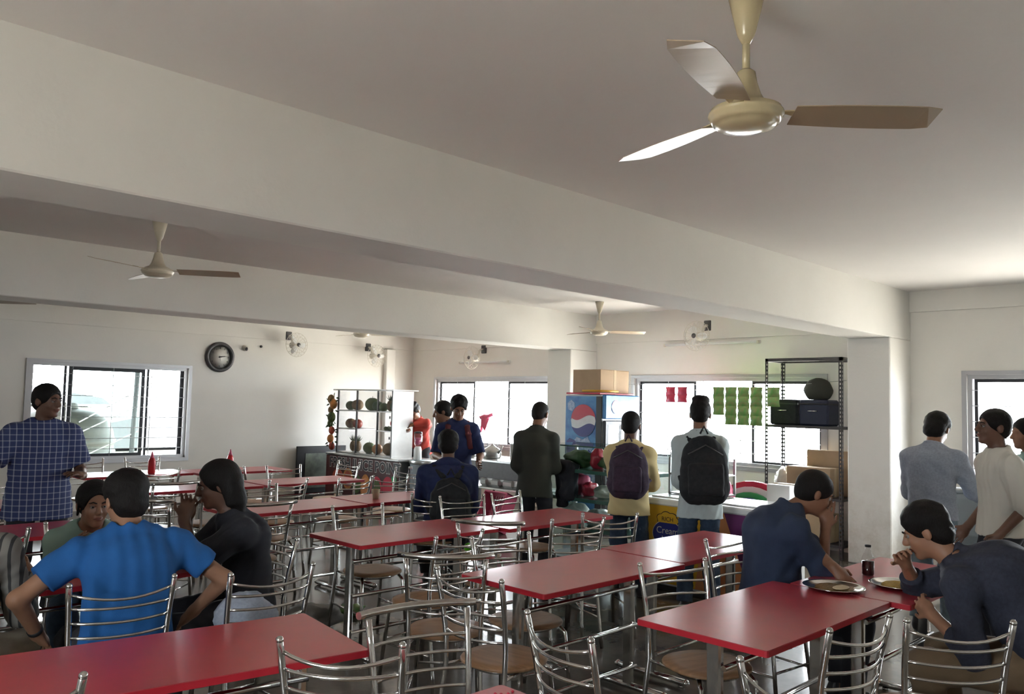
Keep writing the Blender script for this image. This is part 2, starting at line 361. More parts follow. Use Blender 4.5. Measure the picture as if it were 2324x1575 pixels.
# ------------------------------------------------------------------ windows
def window(n, wl, a0, a1, z0, z1):
    """Aluminium frame, two sliding sashes, panes and a steel grille on the room side."""
    W_ = a1 - a0; H_ = z1 - z0
    root = link('window_%d' % n, None, None, kind='structure')
    if wl == 'R': root.location = (XR, a0, z0); root.rotation_euler = (0, 0, PI / 2); dx = 1
    elif wl == 'B': root.location = (XB, a1, z0); root.rotation_euler = (0, 0, -PI / 2)
    elif wl == 'C': root.location = (a1, YC, z0); root.rotation_euler = (0, 0, PI)
    else: root.location = (a0, YF, z0)
    # local: x along the wall, -y towards outside (depth), z up
    sg = -1.
    f = MB(); t = .045
    for bx in ((0, W_, 0, t), (0, W_, H_ - t, H_), (0, t, t, H_ - t), (W_ - t, W_, t, H_ - t)):
        f.bb(bx[0], bx[1], min(sg * .02, sg * .12), max(sg * .02, sg * .12), bx[2], bx[3], 0)
    for bx in ((-.05, W_ + .05, -.05, 0), (-.05, W_ + .05, H_, H_ + .04), (-.05, 0, 0, H_), (W_, W_ + .05, 0, H_)):
        f.bb(bx[0], bx[1], -.004 if False else 0.0, .018, bx[2], bx[3], 0)
    f.build('window_frame', 'alu', root, kind='structure')
    if wl == 'C': sashes = [(.62, 1.66)]
    else: sashes = [(.05, W_ / 3 + .05), (W_ / 3 * 2 - .05, W_ - .05)]
    for k, (s0, s1) in enumerate(sashes):
        s = MB(); q = .05 if wl == 'C' else .034; ya, yb = sg * .10, sg * .07
        y0_, y1_ = min(ya, yb), max(ya, yb)
        s.bb(s0, s0 + q, y0_, y1_, t, H_ - t); s.bb(s1 - q, s1, y0_, y1_, t, H_ - t)
        s.bb(s0 + q, s1 - q, y0_, y1_, t, t + q * .8); s.bb(s0 + q, s1 - q, y0_, y1_, H_ - t - q, H_ - t)
        if wl == 'C': s.bb(s1 + .025, s1 + .06, y0_, y1_, t, H_ - t); s.bb(s0 - .06, s0 - .025, y0_, y1_, t, H_ - t)
        so = s.build('sash', 'darkframe', root, kind='structure')
        g = MB(); g.bb(s0 + q, s1 - q, sg * .086, sg * .082, t + q * .8, H_ - t - q); g.build('pane', 'wglass' if wl == 'C' else 'glass', root, kind='structure')
    if wl == 'C':
        s = MB(); s.bb(.045, .10, sg * .1, sg * .07, t, H_ - t); s.build('sash', 'darkframe', root, kind='structure')
    gy = sg * .03
    nb = int(round(H_ / .155)); r = .005
    for i in range(1, nb):
        z = H_ * i / nb; g = MB(); g.tube([(0, gy, z), (W_, gy, z)], r, 6); g.build('grille_bar', 'alu', root, kind='structure')
    nv = max(2, int(round(W_ / .56)))
    for i in range(1, nv):
        x = W_ * i / nv; g = MB(); g.tube([(x, gy, 0), (x, gy, H_)], r, 6); g.build('grille_bar', 'alu', root, kind='structure')
for i, (wl, a, b_, z0, z1) in enumerate(WINS): window(i + 1, wl, a, b_, z0, z1)

# ------------------------------------------------------------------ outside the far-left window
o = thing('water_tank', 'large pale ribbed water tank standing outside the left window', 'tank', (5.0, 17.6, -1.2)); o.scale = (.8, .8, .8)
prof = [(1.25, 0)]
for i in range(9): z = .12 + i * .27; prof += [(1.25, z), (1.29, z + .05), (1.29, z + .13), (1.25, z + .18)]
prof += [(1.22, 2.62), (1.08, 2.9), (.8, 3.08), (.42, 3.16)]
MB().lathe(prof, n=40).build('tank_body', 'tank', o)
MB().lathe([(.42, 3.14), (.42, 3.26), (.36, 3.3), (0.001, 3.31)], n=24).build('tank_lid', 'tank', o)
o = thing('rooftop_slab', 'pale concrete rooftop terrace below the left window outside', 'roof', (4.5, 17, -1.4))
MB().box((0, 0, .1), (12, 8, .2), 0, .02).build('slab', 'concrete', o)
MB().box((0, 3.9, .45), (12, .2, .5), 0, .02).build('parapet', 'concrete', o)
for nm, x, y, sx, sy, h, lb in (('shed_building', 9.5, 27, 7, 5, 2.1, 'low grey shed roof seen through right side of the left window'),
                                ('far_building', 6.0, 36, 9, 6, 3.2, 'distant blue grey building with pitched roof behind the tank')):
    o = thing(nm, lb, 'building', (x, y, -1.6))
    MB().box((0, 0, h / 2 - .3), (sx, sy, h - .4), 0, .02).build('wall', 'concrete', o)
    r = MB(); r.prism([(-sx / 2 - .5, 0), (sx / 2 + .5, 0), (sx / 2 + .2, .25), (0, 1.0), (-sx / 2 - .2, .25)], -sy / 2 - .5, sy / 2 + .5, 0, lambda a, c, d: (a, d, c + h - .4)); r.build('roof', 'roofgrey', o)
    for k in (-1, 1):
        f_ = MB(); f_.box((k * sx / 4, -sy / 2 - .02, h / 2 - .3), (1.1, .1, .8), 0, .01); f_ = f_.build('window', 'darkframe', o)
o = thing('utility_pole', 'grey steel pole with slanting stay wires outside the left window', 'pole', (5.9, 16.3, -1.2))
MB().tube([(0, 0, 0), (.1, 0, 4.5)], .045, 10).build('mast', 'roofgrey', o)
for k, (dx, z0, dz) in enumerate(((-1.9, 2.6, 1.0), (1.6, 2.1, .8), (1.9, 2.9, 1.2))):
    MB().tube([(-.1 * 0 - abs(dx) * .5, -.1, z0 - dz / 2), (abs(dx) * .6, .1, z0 + dz / 2)], .012, 6).build('stay_wire', 'alu', o)
b = MB(); b.bb(-60, 80, -60, 90, -7.1, -7.0); b.build('ground', 'ground', kind='structure')
o = thing('added_shade_canopy', 'unseen flat canopy added to shade the tank terrace outside the left window', 'roof', (4.5, 16.6, 3.35))  # added above the view, with its posts, to keep sky light off the tank
MB().box((0, 0, .06), (13, 7.4, .12), 0, .01).build('roof_sheet', 'roofgrey', o)
for x in (-6.2, 6.2):
    for y in (-3.5, 3.5): MB().tube([(x, y, -4.6), (x, y, 0)], .06, 8).build('post', 'roofgrey', o)

# ================================================================== FURNITURE
def make_table():
    root = thing('dining_table', '', 'table')
    t = MB(); L2, W2 = .592, .30
    n0 = rrect(L2, W2, .012, 2)
    t.prism(n0, .7245, .7475, 1); t.prism(rrect(L2 - .0015, W2 - .0015, .012, 2), .7475, .75, 0)
    t.build('table_top', ['red', 'redge'], root)
    for sx in (-.46, .46):
        l = MB(); l.box((sx, -.0, .37), (.035, .065, .70), 0, .008)
        l.build('leg', 'chrome', root)
        f = MB(); f.tube([(sx, -.25, .03), (sx, .25, .03)], .024, 10, flat=.8); f.ell((sx, -.25, .03), (.026, .02, .022), 10, 6); f.ell((sx, .25, .03), (.026, .02, .022), 10, 6)
        for yy in (-.22, .22): f.lathe([(.018, 0), (.018, .012)], (sx, yy, 0), 10)
        f.build('foot', 'chrome', root)
        MB().box((sx, 0, .715), (.04, .46, .02), 0, .004).build('bracket', 'steel', root)
    for z in (.60, .38, .15): MB().tube([(-.47, -.045, z), (.47, -.045, z)], .0125, 8).build('crossbar', 'chrome', root)
    return root
def make_chair(kind):
    root = thing('steel_chair', '', 'chair')
    s = MB(); n = 28
    def se(r, z, e=2.35):
        out = []
        for j in range(n):
            a = 2 * PI * j / n; c_, s_ = math.cos(a), math.sin(a)
            out.append((r * math.copysign(abs(c_) ** (2 / e), c_), r * math.copysign(abs(s_) ** (2 / e), s_), z))
        return out
    rings = [se(.180, .440), se(.195, .443), se(.197, .452), se(.192, .459), se(.14, .461)]
    vs = [p for r in rings for p in r]; fs = []
    for i in range(4):
        for j in range(n): fs.append((i * n + j, i * n + (j + 1) % n, (i + 1) * n + (j + 1) % n, (i + 1) * n + j))
    fs += [tuple(range(n))[::-1], tuple(range(4 * n, 5 * n))]; s.add(vs, fs, 0, True); s.build('seat', 'seat', root)
    fr = MB(); fr.tube([(.155 * math.cos(a), .155 * math.sin(a), .430) for a in np.linspace(0, 2 * PI, 21)], .010, 6, cap=False); fr.build('seat_frame', 'chrome', root)
    for sx in (-1, 1):
        p = [(sx * .195, -.27, 0), (sx * .188, -.235, .22), (sx * .18, -.205, .44), (sx * .183, -.205, .56), (sx * .19, -.225, .70), (sx * .20, -.262, .865)]
        q = []
        for i in range(len(p) - 1):
            for t in (0, .5): q.append(tuple(np.array(p[i]) * (1 - t) + np.array(p[i + 1]) * t))
        q.append(p[-1]); k = MB(); k.tube(q, .0125, 9, ball=(kind == 'A'))
        if kind == 'A': k.ell((sx * .20, -.263, .872), .0135, 9, 6)
        k.build('back_leg', 'chrome', root)
        k = MB(); k.tube([(sx * .14, .12, .43), (sx * .155, .155, .40), (sx * .175, .20, 0)], .0115, 8); k.build('front_leg', 'chrome', root)
        k = MB(); k.tube([(sx * .183, -.235, .20), (sx * .166, .175, .20)], .007, 6); k.build('stretcher', 'chrome', root)
        k = MB(); k.tube([(sx * .178, -.205, .43), (sx * .15, -.06, .43)], .008, 6); k.build('seat_strut', 'chrome', root)
    k = MB(); k.tube([(-.16, .178, .22), (.16, .178, .22)], .007, 6); k.build('stretcher', 'chrome', root)
    def bow(z, hw, y, dz, r, nn, dep=.055):
        pts = []
        for i in range(11):
            u = -1 + i / 5; pts.append((hw * u, y - dep * (1 - u * u), z - dz * (1 - u * u)))
        k = MB(); k.tube(pts, r, nn); return k
    zs = (.835, .775, .715, .655, .595) if kind == 'A' else (.775, .715, .655, .595)
    for i, z in enumerate(zs):
        hw = .183 + (z - .56) * .055; y = -.205 - max(0, z - .56) * .165
        bow(z, hw, y, .028 if i == 0 and kind == 'A' else .004, .0065, 6).build('back_rung', 'chrome', root)
    if kind == 'B': bow(.882, .237, -.262, .002, .0145, 9, .06).build('top_rail', 'chrome', root)
    return root
proto = {'T': make_table(), 'A': make_chair('A'), 'B': make_chair('B')}
used = set()
def place(kind, x, y, rz, label, group=None, z=0.):
    if kind in used: o = copy_tree(proto[kind])
    else: o = proto[kind]; used.add(kind)
    o.location = (x, y, z); o.rotation_euler = (0, 0, rz); o['label'] = label
    if group: o['group'] = group
    return o
TG = 'red topped canteen tables'; 
for x, y, a, lb in (
    (3.47, 1.83, 0, 'red table at right front, bare shiny end nearest the camera, plate at its far end'),
    (4.665, 1.745, 0, 'red table at far right with the cola bottle and a plate between two diners'),
    (3.48, 2.97, 0, 'bare red table in the middle, with a wooden seat tucked at its left end'),
    (4.68, 3.01, 0, 'red table behind the middle one, just before the yellow freezer'),
    (3.53, 4.56, 0, 'red table in second row, its near left corner over the empty aisle'),
    (4.745, 4.49, 0, 'red table in second row with bright glare, before the glass counter'),
    (3.53, 6.18, 0, 'red table in third row right of the woman in black'),
    (4.74, 6.22, 0, 'red table in third row with a clear bottle and paper cup'),
    (1.23, 2.87, math.radians(-8), 'empty red table across the lower left corner, behind the man in blue'),
    (1.36, 4.46, 0, 'red table around which the group at left sits, green pouch on it'),
    (1.40, 6.02, 0, 'empty red table behind the teal clad woman at left'),
    (1.30, 7.50, 0, 'red table at the far left edge behind the man in check shirt'),
    (3.52, 7.98, 0, 'red table in fourth row, seen between the heads of the left group'),
    (4.745, 7.99, 0, 'red table in fourth row before the juice counter board'),
    (3.52, 9.64, 0, 'farthest left red table under the window with squeeze bottle'),
    (4.72, 9.52, 0, 'farthest red table by the left wall right of the window'),
    (1.29, 1.62, 0, 'red table whose corner shows at the bottom edge of the photo')):
    place('T', x, y, a, lb, TG)
CG = 'chrome chairs with round wooden seats'
CH = [
 (.60, 2.44, 95, 'A', 'chrome chair at the bottom left corner, only one post and rungs visible'),
 (1.505, 2.27, 41, 'A', 'chrome slat back chair at bottom centre-left before the long red table'),
 (1.94, 2.42, 257, 'B', 'chrome chair with thick arched top rail in bottom centre'),
 (2.70, 3.17, 47, 'B', 'chrome chair with wide curved top rail left of the middle table'),
 (2.51, 2.79, 5, 'A', 'chrome chair with brown seat tucked at left end of the middle table'),
 (2.19, 1.96, -14, 'A', 'chrome chair seen from behind at bottom, left of the right front table'),
 (3.65, 3.88, 36, 'B', 'chrome chair with wide top rail overlapping the glare on the second row table'),
 (3.375, 3.475, 260, 'A', 'chrome chair facing the far side of the middle table'),
 (3.22, 3.66, 96, 'A', 'chrome ball topped chair pushed to the second row table, leftmost of three there'),
 (4.28, 3.66, 70, 'A', 'chrome chair before the glass counter, left one of the close pair'),
 (4.66, 3.69, 55, 'A', 'chrome chair before the freezer, right one of the close pair'),
 (3.51, 2.375, 251, 'A', 'chrome chair standing behind the right front table, back to the middle table'),
 (4.43, 2.62, 264, 'A', 'chrome chair under the man in navy resting his head'),
 (3.085, 1.27, 82, 'A', 'chrome slat chair on near side of the right front table'),
 (3.40, 1.03, 46, 'A', 'chrome chair with brown seat at lower right in front of the hunched man'),
 (2.31, 1.14, -10, 'A', 'chrome chair cut off at the bottom edge, left of the right front pair'),
 (1.30, 3.58, 80, 'A', 'chrome chair under the man in the blue T-shirt'),
 (1.89, 3.415, 89, 'A', 'empty chrome chair right of the man in blue, pale bag on its seat'),
 (2.36, 4.24, 183, 'A', 'chrome chair seen side-on behind the woman in black'),
 (2.95, 5.48, 85, 'B', 'chrome chair with curved top rail behind the woman in black, at third row table'),
 (3.99, 6.99, 92, 'A', 'chrome chair at fourth row table, left of the juice board'),
 (3.50, 6.70, 268, 'A', 'chrome chair on the far side of the third row table'),
 (3.50, 7.30, 100, 'A', 'chrome chair whose post shows right of the black haired woman'),
 (4.78, 8.50, 262, 'A', 'small chrome chair behind the fourth row table near the dark board'),
 (4.30, 8.72, 3, 'A', 'distant chrome chair side-on right of the squeeze bottle'),
 (5.72, 8.60, 185, 'A', 'chrome chair standing below the start of the juice lettering'),
 (4.62, 6.82, 95, 'A', 'chrome chair in front of the round fruit pictures, left one'),
 (5.08, 6.86, 80, 'A', 'chrome chair in front of the round fruit pictures, right one'),
 (5.72, 7.40, 190, 'A', 'chrome chair below the end of the juice lettering, by the grey bin'),
 (3.22, 10.26, 272, 'A', 'chrome chair under the left window, left of the squeeze bottle'),
 (3.86, 10.24, 268, 'A', 'chrome chair under the left window, behind the squeeze bottle'),
 (3.43, 8.60, 88, 'A', 'chrome chair in front of the squeeze bottle table'),
 (3.00, 7.16, 92, 'B', 'chrome chair with flat top rail before the fourth row table'),
 (2.34, 6.15, 40, 'B', 'chrome rail back chair seen just right of the man in blue'),
 (1.76, 8.05, 270, 'A', 'chrome chair at far left beyond the edge table'),
 (1.30, 6.95, 90, 'A', 'chrome chair at the far left held by the man in check shirt'),
 (1.17, 5.22, 95, 'A', 'chrome chair pushed to the empty table behind the teal clad woman'),
 (1.70, 5.40, 270, 'A', 'chrome chair under the woman in teal'),
 (.60, 3.75, 62, 'A', 'chrome chair under the person in striped sweater at the left edge'),
 (4.42, 5.34, 58, 'A', 'chrome chair under the seated man in blue hoodie'),
 (4.50, 5.10, 255, 'A', 'chrome chair beyond the glaring second row table, left one'),
 (4.98, 5.08, 278, 'A', 'chrome chair beyond the glaring second row table, right one by the pink crate'),
 (3.47, 5.08, 262, 'A', 'chrome chair on the far side of the second row table'),
 (4.16, .66, 92, 'A', 'chrome chair under the hunched man at the right edge'),
]
for x, y, a, k, lb in CH:
    ar = math.radians(a); cx_, cy_ = x + .262 * math.cos(ar), y + .262 * math.sin(ar)
    place(k, cx_, cy_, ar - PI / 2, lb, CG)

# ------------------------------------------------------------------ ceiling fans
def fan(x, y, ang, lb, m1='fan', m2='blade', proto_=[]):
    zc = 2.56; root = thing('ceiling_fan', lb, 'fan', (x, y, 0), 0, 'cream ceiling fans')
    MB().lathe([(.012, ZC - .16), (.028, ZC - .13), (.045, ZC - .06), (.058, ZC - .002), (.05, ZC)], n=20).build('canopy', m1, root)
    MB().tube([(0, 0, 2.73), (0, 0, ZC - .10)], .0125, 10).build('downrod', m1, root)
    MB().lathe([(.018, 2.745), (.03, 2.735), (.036, 2.70), (.048, 2.66), (.062, 2.635), (.085, 2.625), (.088, 2.615)], n=24).build('upper_cup', m1, root)
    MB().lathe([(.06, 2.63), (.09, 2.622), (.112, 2.612), (.113, 2.606), (.119, 2.600), (.120, 2.592), (.115, 2.588), (.113, 2.578), (.104, 2.565), (.099, 2.566), (.092, 2.556), (.05, 2.546), (.001, 2.543)], n=32).build('motor_housing', m1, root)
    for k in range(3):
        a = ang + k * 2 * PI / 3; R = Matrix.Rotation(a, 3, 'Z')
        B = MB(); n = 9; top = []; bot = []
        for i in range(n + 1):
            u = i / n; r = .15 + u * .46; wd = (.052 + .018 * math.sin(u * PI * .8)) * (1 if u < .93 else .8)
            for lst, dz in ((top, .0015), (bot, -.0015)):
                lst.append((r, -wd, 2.598 + dz + .012)); lst.append((r, wd, 2.598 + dz - .012))
        vs = [tuple(R @ Vector(p)) for p in top + bot]; fs = []; o_ = len(top)
        for i in range(n):
            fs.append((2 * i, 2 * i + 2, 2 * i + 3, 2 * i + 1)); fs.append((o_ + 2 * i, o_ + 2 * i + 1, o_ + 2 * i + 3, o_ + 2 * i + 2))
            fs.append((2 * i, o_ + 2 * i, o_ + 2 * i + 2, 2 * i + 2)); fs.append((2 * i + 1, 2 * i + 3, o_ + 2 * i + 3, o_ + 2 * i + 1))
        fs += [(0, 1, o_ + 1, o_), (2 * n, o_ + 2 * n, o_ + 2 * n + 1, 2 * n + 1)]
        B.add(vs, fs, 0, False); B.build('blade', m2, root)
        A_ = MB(); A_.add([tuple(R @ Vector(p)) for p in ((.09, -.022, 2.604), (.09, .022, 2.604), (.22, .03, 2.597), (.22, -.03, 2.610), (.09, -.022, 2.600), (.09, .022, 2.600), (.22, .03, 2.593), (.22, -.03, 2.606))],
               [(0, 3, 2, 1), (4, 5, 6, 7), (0, 1, 5, 4), (1, 2, 6, 5), (2, 3, 7, 6), (3, 0, 4, 7)]); A_.build('blade_bracket', m1, root)
fan(2.35, 1.33, math.radians(-45), 'large cream ceiling fan nearest the camera at upper right')
fan(2.46, 6.42, math.radians(-35), 'cream ceiling fan at upper left between the two beams', 'fan2')
fan(8.30, 6.80, math.radians(-40), 'ceiling fan hanging above the soda cooler', 'fan2')
fan(6.85, 10.1, math.radians(-30), 'small distant ceiling fan above the juice counter', 'fan2', 'fan2')
fan(2.06, 10.3, math.radians(-44), 'ceiling fan at the left edge, only one blade tip visible', 'fan2')

# ------------------------------------------------------------------ wall fans, tube lights, clock
def wall_fan(pos, rz, lb, up=True):
    # local: -y points into the room
    root = thing('wall_fan', lb, 'fan', pos, rz, 'wall mounted oscillating fans')
    MB().box((0, -.02, .12), (.11, .04, .14), 0, .008).build('wall_bracket', 'darkgrey', root)
    k = MB(); k.tube([(0, -.04, .12), (0, -.12, .10), (0, -.16, 0)], .018, 8); k.build('arm', 'offwhite', root)
    k = MB(); k.lathe([(.02, -.09), (.055, -.07), (.06, 0), (.05, .05), (.02, .06)], (0, -.22, -.04), 16, 0, Matrix.Rotation(PI / 2, 3, 'X')); k.build('motor', 'offwhite', root)
    cg = MB()
    for i in range(18):
        a = 2 * PI * i / 18; c_, s_ = math.cos(a), math.sin(a)
        cg.tube([(.04 * c_, -.37, -.04 + .04 * s_), (.13 * c_, -.36, -.04 + .13 * s_), (.195 * c_, -.30, -.04 + .195 * s_), (.13 * c_, -.25, -.04 + .13 * s_), (.05 * c_, -.235, -.04 + .05 * s_)], .0022, 4, cap=False)
    for rr, yy in ((.198, -.30), (.13, -.36)):
        cg.tube([(rr * math.cos(a), yy, -.04 + rr * math.sin(a)) for a in np.linspace(0, 2 * PI, 25)], .004, 5, cap=False)
    cg.build('cage', 'offwhite', root)
    MB().lathe([(.001, .012), (.03, .008), (.034, 0)], (0, -.365, -.04), 14, 0, Matrix.Rotation(PI / 2, 3, 'X')).build('cage_badge', 'darkgrey', root)
    for i in range(3):
        a = 2 * PI * i / 3; R = Matrix.Rotation(a, 3, 'Y'); B = MB()
        B.ell(tuple(R @ Vector((.09, 0, 0)) + Vector((0, -.3, -.04))), (.075, .006, .045), 10, 6, 0, R @ Matrix.Rotation(.3, 3, 'X')); B.build('blade', 'white', root)
wall_fan((6.95, YC, 2.55), 0, 'white wall fan on the left wall right of the clock')
wall_fan((8.55, YC, 2.46), 0, 'white wall fan on the left wall beneath the distant ceiling fan')
wall_fan((XR, 10.4, 2.43), -PI / 2, 'wall fan above the tube light over the centre window')
wall_fan((XR, 5.97, 2.62), -PI / 2, 'wall fan above the tube light over the right window behind the counter')
def tube_light(y0, y1, z, lb):
    root = thing('tube_light', lb, 'light', (XR, (y0 + y1) / 2, z), 0, 'unlit tube lights on the window wall'); L_ = (y1 - y0) / 2
    MB().box((-.02, 0, 0), (.035, 2 * L_, .035), 0, .004).build('batten', 'white', root)
    MB().tube([(-.06, -L_ + .03, -.005), (-.06, L_ - .03, -.005)], .014, 10).build('glass_tube', 'white', root)
    for s_ in (-1, 1): MB().box((-.055, s_ * (L_ - .015), -.005), (.04, .03, .04), 0, .004).build('end_cap', 'offwhite', root)
tube_light(9.75, 11.0, 2.33, 'unlit white tube light above the centre window')
tube_light(5.2, 6.65, 2.50, 'unlit white tube light above the right window behind the counter')
o = thing('wall_clock', 'round dark rimmed wall clock on the left wall', 'clock', (5.775, YC, 2.25), 0)
Rx = Matrix.Rotation(PI / 2, 3, 'X')
MB().lathe([(.235, 0), (.24, .02), (.225, .045), (.20, .05), (.182, .035), (.178, .012)], n=40, R=Rx, caps=False).build('rim', 'darkgrey', o)
MB().lathe([(.18, .012), (.0001, .0125)], n=40, R=Rx).build('dial', 'clockface', o)
for i, tx in enumerate(('12', '1', '2', '3', '4', '5', '6', '7', '8', '9', '10', '11')):
    a = PI / 2 - i * PI / 6; cx_, cz_ = .142 * math.cos(a), .142 * math.sin(a)
    text_mesh(tx, .042, 'numeral', 'letter', o, lambda x, y, z, c=cx_, d=cz_: (x + c, -.0145 - z, y - .014 + d), .0008)
for nm, ln, a, wd in (('hour_hand', .085, math.radians(10), .010), ('minute_hand', .12, math.radians(8), .006), ('second_hand', .06, math.radians(-80), .003)):
    h = MB(); c_, s_ = math.cos(a), math.sin(a)
    h.add([(x * c_ - y * s_, yy, x * s_ + y * c_) for yy in (-.017, -.020) for x, y in ((-.02, -wd), (-.02, wd), (ln, wd * .3), (ln, -wd * .3))], [(0, 1, 2, 3), (7, 6, 5, 4), (0, 4, 5, 1), (1, 5, 6, 2), (2, 6, 7, 3), (3, 7, 4, 0)])
    h.build(nm, 'letter', o)
o = thing('wall_socket_holder', 'small round white fixture on the left wall right of the clock', 'fixture', (6.19, YC, 2.42))
MB().lathe([(.05, 0), (.05, .02), (.03, .035), (.028, .06), (.001, .062)], n=18, R=Rx).build('base', 'offwhite', o)
MB().ell((0, -.07, -.02), (.022, .022, .03), 10, 8).build('lamp_holder', 'darkgrey', o)
o = MB().lathe([(.022, 0), (.02, .02), (.001, .024)], (0, 0, 0), 12, 0, Rx).build('wall_plug', 'black', None, loc=(6.47, YC, 2.46), label='small black dot like plug in the left wall between clock and fan', cat='fixture')

# ================================================================== JUICE POINT
jx, jy0, jy1 = 7.5, 9.97, 11.95
o = thing('juice_counter', 'low dark juice stall counter with painted fruit front beside the left wall', 'counter', (jx, (jy0 + jy1) / 2, 0))
W_ = jy1 - jy0
MB().box((.3, 0, .36), (.55, W_, .72), 0, .01).build('body', 'steel', o)
MB().box((.012, 0, .36), (.02, W_, .70), 0, .002).build('front_panel', 'signdark', o)
MB().box((.3, 0, .735), (.62, W_ + .04, .03), 0, .006).build('counter_top', 'steel', o)
Fj = lambda dy, dz, off: (lambda x, y, z: (-.001 - off - z, -x + dy, y + dz))
text_mesh('FRESH JUICE POINT', .225, 'sign_lettering_outline', 'letterw', o, Fj(-.09, .53, .001), .001, .013, .99)
text_mesh('FRESH JUICE POINT', .225, 'sign_lettering', 'letter', o, Fj(-.09, .53, .004), .001, .004, .99)
def disc(par, nm, y, z, ry, rz_, m, off=.002, n=22):
    b_ = MB(); pts = [(ry * math.cos(2 * PI * i / n), rz_ * math.sin(2 * PI * i / n)) for i in range(n)]
    b_.prism(pts, 0, .002, 0, lambda a, c, d: (-off - d, a + y, c + z)); return b_.build(nm, m, par)
for y, z, ry, rz_, m, m2 in ((.62, .34, .17, .16, 'fruitred', None), (.33, .36, .14, .17, 'fruitorange', 'fruitred'), (.08, .30, .12, .15, 'fruitgreen', None), (-.16, .27, .13, .20, 'fruitorange', 'orange'), (-.46, .26, .15, .20, 'printred', 'fruitgreen'), (-.75, .32, .14, .16, 'printred', None), (-.90, .44, .06, .06, 'greenpl', None)):
    disc(o, 'painted_fruit', y, z, ry, rz_, m)
    if m2: disc(o, 'painted_fruit', y, z, ry * .75, rz_ * .75, m2, .005)
# display cabinet on the counter
cy0, cy1 = 10.32, 11.86
o = thing('fruit_cabinet', 'tall steel and glass fruit display cabinet on the juice counter', 'cabinet', (7.62, (cy0 + cy1) / 2, .75)); Wc = cy1 - cy0; Hc = 1.03; Dc = .40
MB().box((Dc / 2, 0, Hc + .012), (Dc + .10, Wc + .14, .024), 0, .004).build('roof_sheet', 'steel', o)
MB().box((Dc / 2, -Wc / 2, Hc / 2), (Dc, .02, Hc), 0, .002).build('side_panel', 'steel', o)
for y in (-Wc / 2 + .012, -Wc / 2 + .40, -Wc / 2 + .98, Wc / 2 - .012):
    MB().box((.012, y, Hc / 2), (.024, .03, Hc), 0, .003).build('upright', 'darkgrey', o)
MB().box((Dc - .012, Wc / 2 - .012, Hc / 2), (.024, .024, Hc), 0, .003).build('upright', 'darkgrey', o)
for z, ya, yb in ((.012, -Wc / 2, Wc / 2), (.70, -Wc / 2, Wc / 2), (.40, -Wc / 2, -Wc / 2 + .40), (.40, -Wc / 2 + .98, Wc / 2)):
    MB().box((Dc / 2, (ya + yb) / 2, z), (Dc, yb - ya, .02), 0, .003).build('shelf', 'steel', o)
MB().bb(.010, .014, -Wc / 2 + .03, Wc / 2 - .03, .02, Hc - .01).build('front_glass', 'glass', o)
MB().bb(.02, Dc - .02, Wc / 2 - .006, Wc / 2 - .002, .02, Hc - .01).build('side_glass', 'glass', o)
MB().bb(Dc - .008, Dc - .002, -Wc / 2 + .02, Wc / 2 - .02, .02, Hc - .01).build('back_glass', 'glass', o)
for z in (.30, .62): MB().box((-.006, -Wc / 2 + .05, z), (.012, .025, .04), 0, .002).build('latch', 'black', o)
FG = 'fruits shown in the juice cabinet'
def pineapple(p, lb, s=1.0):
    r = thing('pineapple', lb, 'fruit', p, random.random() * 6, FG)
    MB().ell((0, 0, .10 * s), (.065 * s, .065 * s, .10 * s), 14, 10).build('fruit_body', 'fruitbrown', r)
    k = MB()
    for i in range(14):
        a = i * 2.4; t = i / 14; d = .03 + .055 * (1 - t)
        p0 = (.015 * math.cos(a) * s, .015 * math.sin(a) * s, .19 * s); p1 = (d * .7 * math.cos(a) * s, d * .7 * math.sin(a) * s, (.22 + .05 * t) * s); p2 = (d * math.cos(a) * s, d * math.sin(a) * s, (.25 + .07 * t) * s)
        k.tube([p0, p1, p2], [.009 * s, .006 * s, .001], 5)
    k.build('crown', 'leaf', r)
def fruit(nm, p, rad, m, lb, sq=(1, 1, 1)):
    r = thing(nm, lb, 'fruit', p, 0, FG)
    prof = []
    for i in range(11):
        a = PI * i / 10; rr = rad * math.sin(a); z = -rad * math.cos(a) * .92
        if i in (0, 10): rr = .0001; z *= .86
        prof.append((rr, z + rad * .86))
    MB().lathe(prof, n=14, sx=sq[0], sy=sq[1]).build('fruit_body', m, r)
    MB().tube([(0, 0, rad * 1.66), (.004, 0, rad * 1.95)], .004, 5).build('stem', 'leaf', r)
X0 = 7.62
for y, z, k, lb in ((11.62, .023 + .75, 'p', 'pineapple in the lower left bay of the juice cabinet'), (11.48, .773, 'p', 'second pineapple in lower bay of the juice cabinet'),
                    (10.62, 1.46, 'p', 'pineapple on the upper right shelf of juice cabinet')):
    pineapple((X0 + .18, y, z), lb, .9)
for y, z, rd, m, lb in ((11.72, 1.46, .085, 'fruitgreen', 'melon on the upper left shelf of the juice cabinet'), (11.52, 1.46, .10, 'fruitbrown', 'round brown melon on the upper left shelf of juice cabinet'),
                        (11.30 - .2, 1.46, .12, 'fruitgreen', 'large dark melon on the upper middle shelf'), (10.95, 1.46, .09, 'leaf', 'dark green melon on the upper middle shelf'),
                        (10.78, 1.46, .075, 'fruitgreen', 'green fruit on the upper right shelf'), (10.47, 1.46, .09, 'leaf', 'dark fruit at right end of upper shelf'),
                        (11.70, 1.16, .09, 'fruitbrown', 'brown fruit on the left middle shelf'), (11.50, 1.16, .085, 'fruitred', 'dull red fruit on the left middle shelf'),
                        (11.15, .77, .10, 'fruitgreen', 'watermelon at the bottom middle of the juice cabinet'), (10.92, .77, .09, 'fruitorange', 'papaya coloured fruit at bottom of the juice cabinet'),
                        (10.60, .77, .11, 'fruitbrown', 'large brown fruit at bottom right of the juice cabinet')):
    fruit('melon', (X0 + .17, y, z), rd, m, lb)
